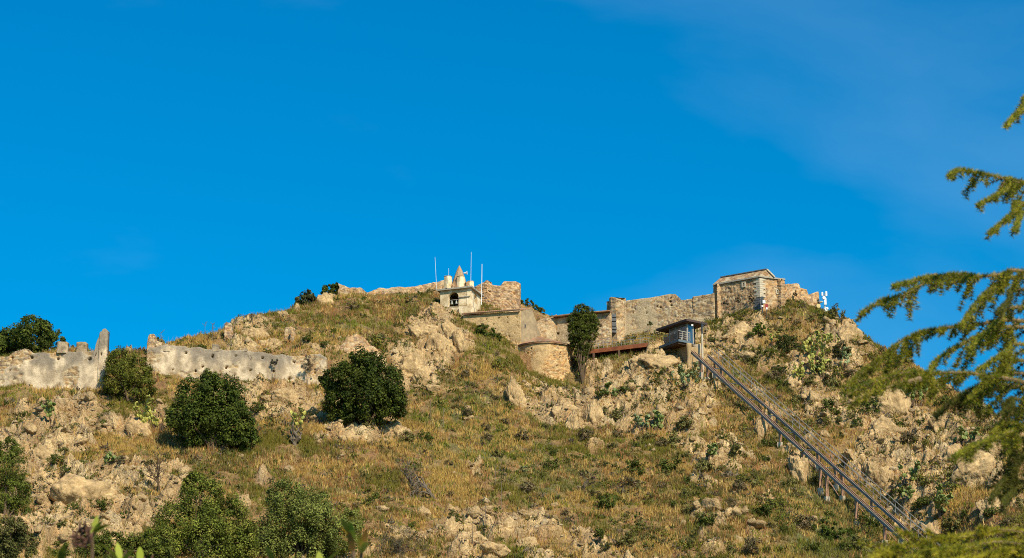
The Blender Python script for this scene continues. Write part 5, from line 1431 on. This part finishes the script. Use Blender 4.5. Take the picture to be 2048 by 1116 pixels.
grass('green_grass', 'green grass in the gullies and damp hollows', 40000, lambda rk, g, d, px, py, n: np.clip((1 - rk * .9) * (g * 1.0 + .24) * sstep(.38, .58, n), 0, 1), .36, [(0.154, 0.162, 0.019), (0.205, 0.194, 0.025), (0.115, 0.130, 0.016), (.19, .17, .05)], 302)

# ---------------------------------------------------------------- prickly pears
def pad_mesh(seed, col):
    r = random.Random(seed); V = [(0, 0, 0)]; Fq = []; n = 9
    prof = [(.10, .09), (.32, .30), (.42, .62), (.30, .88)]
    for w, z in prof:
        for k in range(n):
            a = 2 * math.pi * k / n; V.append((math.cos(a) * w, math.sin(a) * .085, z))
    V.append((0, 0, 1.0))
    for k in range(n): Fq.append((0, 1 + (k + 1) % n, 1 + k))
    for i in range(3):
        for k in range(n): Fq.append((1 + i * n + k, 1 + i * n + (k + 1) % n, 1 + (i + 1) * n + (k + 1) % n, 1 + (i + 1) * n + k))
    for k in range(n): Fq.append((1 + 3 * n + k, 1 + 3 * n + (k + 1) % n, len(V) - 1))
    m = bpy.data.meshes.new('pad'); m.from_pydata(V, [], Fq); m.update()
    m.polygons.foreach_set('use_smooth', np.ones(len(m.polygons), dtype=bool))
    m.materials.append(mat_plain('prickly_pear_pad_%d' % seed, col, .55, var=.25, scale=2.5, spec=.35)); return m
PADS = {'green': [pad_mesh(1, (.19, .22, .055)), pad_mesh(2, (.14, .18, .045))], 'yellow': [pad_mesh(3, (.42, .38, .08)), pad_mesh(4, (.30, .30, .065))], 'bluish': [pad_mesh(5, (.22, .26, .11)), pad_mesh(6, (.17, .21, .08))]}
from mathutils import Matrix, Euler
def opuntia(px, py, wpx, hpx, n, colr, seed, label, trunk=0.0):
    b = T(px, py + hpx * .45); pm = FPX / (b.y / CP); r = random.Random(seed)
    g = empty('prickly_pear', b, label, 'cactus', 'prickly pears on the hillside')
    W, H = wpx / pm, hpx / pm; ps = .54
    bpts = []
    mb = MB()
    ns = max(2, int(n / 6)) if not trunk else 4
    for i in range(ns):
        bx = (i / max(ns - 1, 1) - .5) * W * .55 + r.uniform(-.1, .1)
        top = Vector((b.x + (bx * 1.3 + r.uniform(-.15, .15)), b.y + r.uniform(-.3, .3), b.z + H * (r.uniform(.1, .4) if not trunk else r.uniform(.55, .8))))
        if trunk:
            f0 = Vector((b.x + bx * .35, b.y, b.z - .25)); ptk = [f0] + [f0.lerp(top, q) + Vector((r.uniform(-.32, .32), r.uniform(-.25, .25), r.uniform(-.1, .1))) for q in (.2, .4, .6, .8)] + [top]
            mb.tube(ptk, [.24, .17, .20, .12, .13, .07], 7)
        else: mb.tube([(b.x + bx * .8, b.y, b.z - .25), (b.x + bx * .9 + r.uniform(-.1, .1), b.y + r.uniform(-.1, .1), b.z + H * .2), top], [.13, .11, .07], 6)
        bpts.append((top, Vector((bx * .4, r.uniform(-.3, .3), 1)).normalized()))
    mb.build('stem', M['deadwood'] if trunk else M['bark'], g)
    for i in range(int(n * 2.3)):
        p, d = bpts[r.randrange(max(0, len(bpts) - 12), len(bpts))] if len(bpts) > 3 and r.random() < .5 else bpts[r.randrange(len(bpts))]
        d2 = (d + Vector((r.uniform(-.8, .8), r.uniform(-.8, .5), r.uniform(-.25, .7)))).normalized()
        s = ps * r.uniform(.7, 1.15)
        e = p + d2 * s
        if e.z - b.z > H * 1.02 or abs(e.x - b.x) > W * .62 or e.z < gz(e.x, e.y): 
            d2 = Vector((-d2.x, d2.y, abs(d2.z) * .4)).normalized(); e = p + d2 * s
            if e.z - b.z > H * 1.15: continue
        o = bpy.data.objects.new('pad', PADS[colr][r.randrange(2)]); COL.objects.link(o)
        o.parent = g
        q = d2.to_track_quat('Z', 'Y')
        o.matrix_parent_inverse = Matrix.Identity(4)
        o.location = p - b; o.rotation_mode = 'QUATERNION'; o.rotation_quaternion = q @ Euler((0, 0, r.uniform(0, 6.28))).to_quaternion(); o.scale = (s * 1.0, s, s)
        bpts.append((e, d2))
    return g
for a in [(100,838,30,38,22,'green',1,'lone green prickly pear on the pale slope below the merloned wall'),(310,836,62,58,46,'yellow',2,'yellow prickly pear clump to the left of the broad round tree'),(222,928,24,26,14,'green',3,'small green prickly pear on the ledge above the domed outcrop'),
    (1372,762,48,40,40,'bluish',4,'bluish prickly pear on the rocks just under the station'),(1286,852,28,26,22,'bluish',5,'bluish half of the twin prickly pears on the middle slope'),(1311,850,28,34,24,'green',6,'green half of the twin prickly pears on the middle slope'),(1423,912,20,26,16,'green',7,'small green prickly pear alone on the slope left of the track'),(1225,788,30,24,18,'green',8,'green prickly pear on the crag right of the cypress foot'),
    (1632,700,46,52,44,'yellow',9,'big yellow prickly pear beside the dark shrub above the track'),(1640,738,40,40,34,'yellow',10,'yellow prickly pear just below the big yellow one'),(1598,752,26,38,22,'yellow',11,'upright yellow green prickly pear below the dark shrub above the track'),(1662,688,26,22,16,'yellow',12,'small yellow prickly pear left of the second dark shrub'),(1681,725,28,34,20,'bluish',13,'pale green prickly pear below the second dark shrub'),(1550,680,16,18,12,'yellow',14,'small yellow prickly pear at the upper edge of the large dark shrub'),
    (1832,804,42,30,34,'green',15,'dense green prickly pear on the cliff under the cedar'),(1796,808,28,18,16,'green',16,'low prickly pear to the left of the dense one under the cedar'),(1930,880,60,26,40,'green',17,'long prickly pear hedge on the cliff below the cedar twigs'),(1815,954,32,34,24,'green',18,'green prickly pear on the slope right of the knobbly crags'),(1886,1012,32,50,32,'green',19,'tall straggling prickly pear on the cliff by the lower track'),(1812,998,18,20,10,'green',20,'tiny prickly pear near the gully rim'),(1858,780,18,16,10,'green',21,'small prickly pear hidden among the cedar twig tips'),(1768,728,22,20,12,'yellow',22,'small yellow prickly pear near the ridge behind the cedar tips'),
    (590,862,26,64,12,'yellow',23,'prickly pear with thick twisted grey trunk and few yellow pads',.1),(1608,918,16,20,10,'yellow',24,'small prickly pear under the middle track')]:
    opuntia(*a)

# ---------------------------------------------------------------- dead trees and bare stems
def dead(name, label, px, py, hpx, wpx, seed, n=5, r0=.10, mat='deadwood', droop=0):
    b = T(px, py); pm = FPX / (b.y / CP); r = random.Random(seed); mb = MB()
    def grow(p, d, L, rad, lev):
        pts = [p]; rs = [rad]
        for i in range(3):
            d = (d + Vector((r.uniform(-.35, .35), r.uniform(-.3, .3), r.uniform(-.15, .2) - droop * lev * .25))).normalized()
            pts.append(pts[-1] + d * L / 3); rs.append(rad * (1 - (i + 1) * .25))
        mb.tube(pts, rs, 5)
        if lev < 4:
            for i in range(n if lev == 0 else 3):
                q = pts[1 + r.randrange(3)]
                grow(q, (d + Vector((r.uniform(-1, 1), r.uniform(-.7, .7), r.uniform(-.2, .7)))).normalized(), L * r.uniform(.5, .75), max(rad * .55, .022), lev + 1)
    H = hpx / pm
    grow(b - Vector((0, 0, .2)), Vector((wpx, 0, 1)).normalized(), H * .6, r0 * 1.5, 0)
    tag(mb.build(name, M[mat]), label, 'dead tree')
dead('dead_tree', 'dead grey tree with drooping bare branches in the dry grass', 872, 1000, 85, -.5, 3, 7, .13, droop=1)
dead('dead_tree', 'second bare grey tree leaning left beside the drooping dead one', 845, 985, 70, -.9, 8, 6, .10)
dead('bare_shrub', 'bare black shrub on the pale slope left of the dark leafy bush', 318, 985, 60, .2, 4, 7, .09, 'bark')
dead('bare_shrub', 'bare stem above the bare black shrub on the pale slope', 312, 940, 42, .1, 6, 3, .06, 'bark')
dead('dead_stump', 'dark broken stump between the broad round tree and the twisted prickly pear', 512, 848, 26, .1, 7, 2, .16, 'bark')
for i, (px, py, h, lab) in enumerate([(1002,1020,56,'tallest bare stake standing in the pale rock scree'),(990,970,40,'bare stake above the pale rock scree'),(945,1090,60,'thin dark stake at the foot of the pale rock scree'),(1530,812,40,'grey stake beside the middle track'),(970,1062,52,'thin dark stake in the middle of the pale rock scree'),(860,840,40,'thin dry stem on the slope right of the second dark tree'),(886,855,40,'thin dry stem further right of the second dark tree')]):
    b = T(px, py); tag(MB().tube([b - Vector((0, 0, .2)), P(px + 1, py - h, b.y)], [.045, .025], 5).build('stake', M['deadwood']), lab, 'stake')
# tall dry flower stalks on the skyline
for i, (px, py, h, lab) in enumerate([(322,690,26,'pale feathery dry stalk behind the broken pillar'),(410,680,34,'feathery dry stalk on the skyline left of the square pillar'),(425,676,28,'shorter dry stalk on the skyline left of the square pillar'),(487,655,26,'dry stalk on the skyline right of the square pillar'),(505,650,24,'dry stalk further right of the square pillar')]):
    b = T(px, py + 6); rr = random.Random(i); tip = P(px, py - h, b.y); mb = MB(); mb.tube([b - Vector((0, 0, .2)), tip], [.03, .015], 4)
    for k in range(14):
        t = rr.uniform(.45, 1); p = b.lerp(tip, t); mb.tube([p, p + Vector((rr.uniform(-.4, .4), rr.uniform(-.2, .2), rr.uniform(.1, .4)))], [.02, .008], 4)
    tag(mb.build('dry_stalk', M['deadwood']), lab, 'plant')
# ---------------------------------------------------------------- cedar in the foreground
cr_ = random.Random(12); crn = np.random.default_rng(12)
TRX, TRY = 4.7, 13.4
cedar = empty('cedar_tree', (TRX, TRY, 0), 'large foreground cedar reaching drooping needle covered boughs in from the right', 'tree')
tb = MB(); tb.tube([(TRX, TRY, -.4), (TRX, TRY, .4), (TRX + .05, TRY, 3), (TRX - .03, TRY + .05, 6), (TRX, TRY, 9), (TRX + .02, TRY, 11.5)], [.40, .30, .25, .18, .10, .02], 12)
tb.build('trunk', M['bark'], cedar, smooth=True)
def needles_mesh(pts, dirs, per, ln, wid, cols, seed):
    r = np.random.default_rng(seed); n = len(pts); N = n * per
    p = np.repeat(np.array(pts), per, 0); d = np.repeat(np.array(dirs), per, 0)
    e = r.normal(size=(N, 3)); e -= d * (e * d).sum(1)[:, None]; e /= np.linalg.norm(e, axis=1)[:, None]
    v = e * r.uniform(.6, 1.0, N)[:, None] + d * r.uniform(.1, .8, N)[:, None] + np.array((0, 0, .22)); v /= np.linalg.norm(v, axis=1)[:, None]
    L = ln * r.uniform(.7, 1.25, N); w = np.cross(v, r.normal(size=(N, 3))); w /= np.linalg.norm(w, axis=1)[:, None]
    w *= wid
    V = np.stack([p - w, p + w, p + v * L[:, None]], 1).reshape(-1, 3)
    cols = np.array(cols); ck = cols[r.integers(0, len(cols), n)] * r.uniform(.7, 1.3, n)[:, None]
    c = np.repeat(np.repeat(ck, per, 0) * r.uniform(.75, 1.25, N)[:, None], 3, 0)
    return npmesh('needles', V, np.arange(N * 3).reshape(N, 3), c)
CCOL = [(.24, .24, .02), (.31, .29, .025), (.17, .185, .02), (.12, .14, .02), (.40, .34, .035)]
YC = [(.36, .31, .022), (.44, .36, .03), (.26, .24, .02)]
def smooth_path(pts, n):
    out = []
    m = len(pts)
    for i in range(m - 1):
        p0 = pts[max(i - 1, 0)]; p1 = pts[i]; p2 = pts[i + 1]; p3 = pts[min(i + 2, m - 1)]
        for k in range(n):
            t = k / n
            out.append(.5 * ((2 * p1) + (p2 - p0) * t + (2 * p0 - 5 * p1 + 4 * p2 - p3) * t * t + (3 * p1 - p0 - 3 * p2 + p3) * t ** 3))
    out.append(pts[-1]); return out
def bough(px_pts, y_tip=11.6, y_end=12.4, dens=1.0, droop=1.0, lenf=1.0, seed=0, to_trunk=True, world=None, cols=CCOL, lift=0.0):
    r = random.Random(seed)
    if world is None:
        n = len(px_pts); W = [P(a, b, y_tip + (y_end - y_tip) * (i / max(n - 1, 1))) for i, (a, b) in enumerate(px_pts)]
        if to_trunk:
            e = W[-1]; W.append(e.lerp(Vector((TRX, TRY, e.z - .15)), .5) + Vector((0, 0, .05))); W.append(Vector((TRX, TRY, e.z - .3)))
    else: W = world
    path = smooth_path(W, 6)
    mb = MB(); m = len(path)
    mb.tube(path, [.003 + .012 * (i / (m - 1)) ** 1.8 for i in range(m)], 6)
    pts, dirs = [], []
    def shoots(line, step):
        for a, b in zip(line[:-1], line[1:]):
            d = b - a; L = d.length
            if L < 1e-5: continue
            k = max(1, int(L / step)); d = d / L
            for i in range(k):
                pts.append(tuple(a + d * (L * (i + r.random()) / k))); dirs.append(tuple(d))
    shoots(path[:int(m * .8)], .009)
    acc = 0.0; total = sum((b - a).length for a, b in zip(path[:-1], path[1:])); run = 0.0
    for a, b in zip(path[:-1], path[1:]):
        L = (b - a).length; run += L
        if L < 1e-5: continue
        out = (a - b).normalized()                      # towards the tip
        k = max(1, int(L / .046 * dens))
        for i in range(k):
            if r.random() < .12: continue
            p = a.lerp(b, (i + r.random()) / k); f = min(1.0, run / .55)
            side = r.choice((-1, 1))
            d = (out * r.uniform(.35, .95) + Vector((r.uniform(-.25, .1), side * r.uniform(.15, .9), r.uniform(-.75, .12) * droop + r.uniform(-.2, 1.0) * lift))).normalized()
            TL = (.05 + .25 * f * r.random()) * lenf
            line = [p]; q = p
            for s in range(4):
                d = (d + Vector((0, 0, -.10 * droop)) + Vector((r.uniform(-.1, .1), r.uniform(-.1, .1), r.uniform(-.06, .06)))).normalized()
                q = q + d * (TL / 4); line.append(q)
            mb.tube(line, [.0035, .003, .0025, .002, .0012], 4, cap=False)
            shoots(line, .010)
            if TL > .12:
                for _ in range(int(TL / .07)):
                    q0 = line[r.randrange(1, 4)]; d2 = (d + Vector((r.uniform(-.7, .5), r.uniform(-.8, .8), r.uniform(-.8, .2)))).normalized()
                    l2 = [q0, q0 + d2 * TL * .2, q0 + d2 * TL * .36 + Vector((0, 0, -.01))]
                    mb.tube(l2, [.002, .0015, .001], 3, cap=False); shoots(l2, .010)
    bo_ = mb.build('bough', M['cedar_twig'], cedar)
    nm = link('needles', needles_mesh(pts, dirs, 13, .026, .0022, cols, seed + 500), M['needle'], bo_)
    nm.matrix_parent_inverse = (bo_.matrix_parent_inverse @ Matrix.Identity(4)).inverted() if False else nm.matrix_parent_inverse
    return len(pts)
tot = 0
DKC = [(.075, .085, .018), (.11, .11, .018), (.15, .14, .02)]
BG = [
 ([(2014,250),(2030,232),(2050,212),(2080,196)], dict(lenf=.35)),
 ([(1896,353),(1917,341),(1958,346),(2018,359),(2052,365)], dict(lenf=.6)),
 ([(1955,411),(1990,392),(2023,374),(2054,368)], dict(lenf=.55)),
 ([(1976,469),(2004,446),(2037,418),(2056,408)], dict(lenf=.5)),
 ([(2030,464),(2040,436),(2056,410)], dict(lenf=.4)),
 ([(1718,631),(1762,602),(1806,590),(1869,556),(1911,548),(1953,553),(2013,548),(2054,544)], dict(lenf=.85)),
 ([(1786,572),(1815,566),(1850,556),(1872,551)], dict(lenf=.3, to_trunk=False)),
 ([(1920,655),(1938,628),(1965,592),(2000,570),(2054,556)], dict(lenf=.7)),
 ([(1690,778),(1722,745),(1768,712),(1802,683),(1845,666),(1896,655),(1955,649),(2054,643)], dict(lenf=.8)),
 ([(1860,740),(1880,715),(1920,690),(1970,668),(2054,655)], dict(lenf=.8)),
 ([(1955,742),(1985,722),(2020,700),(2054,690)], dict(lenf=.7)),
 ([(1692,792),(1730,770),(1770,756),(1815,745),(1879,746),(1938,746),(1994,756),(2054,766)], dict(lenf=.75, y_tip=10.9, y_end=11.6)),
 ([(1700,812),(1745,786),(1800,768),(1840,758)], dict(lenf=.45, y_tip=10.9, y_end=11.1, to_trunk=False)),
 ([(1870,830),(1905,806),(1950,786),(2000,776),(2054,775)], dict(lenf=.7, cols=DKC)),
 ([(1908,915),(1938,896),(1981,879),(2024,862),(2054,853)], dict(lenf=.55, y_tip=11, y_end=12)),
 ([(1981,1000),(2002,968),(2028,943),(2054,915)], dict(lenf=.7, cols=DKC)),
 ([(2000,830),(2025,812),(2054,800)], dict(lenf=.7, cols=DKC)),
 ([(2010,905),(2030,885),(2054,880)], dict(lenf=.8, cols=DKC)),
 ([(1935,700),(1962,674),(2000,642),(2054,615)], dict(lenf=.7)),
 ([(1992,628),(2020,600),(2054,580)], dict(lenf=.6, cols=DKC)),
 ([(1936,800),(1972,765),(2010,738),(2054,722)], dict(lenf=.7)),
 ([(1984,868),(2014,838),(2054,824)], dict(lenf=.65)),
 ([(1890,812),(1940,780),(1995,760),(2054,748)], dict(lenf=.6, cols=DKC)),
 ([(2004,1010),(2026,985),(2054,965)], dict(lenf=.6, cols=DKC)),
 ([(1740,1118),(1790,1098),(1853,1084),(1938,1072),(2054,1066)], dict(lenf=.75, y_tip=9.5, y_end=11, dens=.9, cols=YC, droop=.6, lift=.5)),
 ([(1800,1130),(1860,1106),(1930,1096),(2054,1090)], dict(lenf=.8, y_tip=9.3, y_end=10.8, dens=1.0, cols=YC + CCOL, droop=.6, lift=.4)),
 ([(1850,1140),(1920,1122),(1990,1112),(2060,1108)], dict(lenf=.8, y_tip=9.3, y_end=10.8, dens=.9, cols=YC, droop=.6, lift=.5)),
]
for i, (pp_, kw) in enumerate(BG):
    tot += bough(pp_, seed=900 + i, **kw)
for i in range(7):                                      # boughs on the tree's far sides
    a = -1.2 + i * .55; z = 3.6 + (i * 1.37) % 5.5; L = 2.6 - z * .15
    W = [Vector((TRX + math.cos(a) * L, TRY + math.sin(a) * L, z - .35)), Vector((TRX + math.cos(a) * L * .6, TRY + math.sin(a) * L * .6, z)), Vector((TRX, TRY, z - .1))]
    tot += bough(None, seed=950 + i, world=W, lenf=1.0, dens=.7)


# ---------------------------------------------------------------- oleander shoots at the lower border, close to the camera
def oleander(label, shoots_, Yo, seed):
    r = random.Random(seed); b0 = P(shoots_[0][0], 1116, Yo); base = Vector((b0.x, Yo + .2, 0))
    g = empty('oleander_bush', base, label, 'shrub')
    st = MB()
    for (px, py, cols, nl, brown) in shoots_:
        tip = P(px, py + 26, Yo + r.uniform(-.25, .25))
        mid = base.lerp(tip, .5) + Vector((r.uniform(-.12, .12), r.uniform(-.1, .1), .1))
        path = smooth_path([base + Vector((r.uniform(-.2, .2), r.uniform(-.2, .2), 0)), mid, tip], 6)
        st.tube(path, [.014 - .008 * i / (len(path) - 1) for i in range(len(path))], 6)
        V = []; Fq = []; C = []
        for k in range(nl):
            t = 1 - .42 * (k / nl) ** 1.2; q = path[min(int(t * (len(path) - 1)), len(path) - 1)].lerp(tip, .0 if k > 5 else 1 - k * .03)
            a = r.uniform(0, 6.28); el = r.uniform(.5, 1.4) if k < 6 else r.uniform(.1, .9)
            d = Vector((math.cos(a) * math.cos(el), math.sin(a) * math.cos(el), math.sin(el))); L = r.uniform(.06, .10)
            sd = d.cross(Vector((0, 0, 1))).normalized(); up2 = sd.cross(d)
            c = np.array(r.choice(cols)) * r.uniform(.8, 1.25); n0 = len(V)
            for s, w in ((0, .002), (.3, .011), (.6, .012), (.85, .007), (1, .0005)):
                o = q + d * (L * s) - up2 * (.02 * s * s)
                V += [tuple(o - sd * w), tuple(o + sd * w)]; C += [c, c]
            Fq += [(n0 + 2 * j, n0 + 2 * j + 1, n0 + 2 * j + 3, n0 + 2 * j + 2) for j in range(4)]
        link('leaves', npmesh('leaves', np.array(V), np.array(Fq), np.array(C)), M['leaf'], g)
        if brown:
            bb = MB()
            for _ in range(26):
                q = P(px + r.uniform(-20, 14) + brown, py + r.uniform(18, 60), Yo)
                bb.tube([q, q + Vector((r.uniform(-.03, .03), r.uniform(-.03, .03), r.uniform(-.01, .04)))], [.008, .002], 4)
            bb.build('dead_flowers', M['seed_head'], g)
    st.build('stems', M['bark'], g)
GL = [(.24, .27, .03), (.32, .34, .05), (.17, .20, .03)]; YL = [(.40, .33, .04), (.50, .28, .03), (.25, .27, .05), (.30, .16, .04)]
oleander('blurred foreground oleander with green shoots and brown seed heads under the pale slope', [(184, 1040, GL, 22, -18), (240, 1098, GL, 10, 12), (120, 1102, GL, 12, 0), (280, 1106, GL, 10, 20)], 8.0, 5)
oleander('blurred foreground oleander with yellow and orange leaves before the largest bush', [(705, 1052, GL + YL, 16, 0), (722, 1075, YL, 18, 0), (640, 1108, GL, 10, 0), (550, 1110, GL, 8, -10)], 8.0, 6)
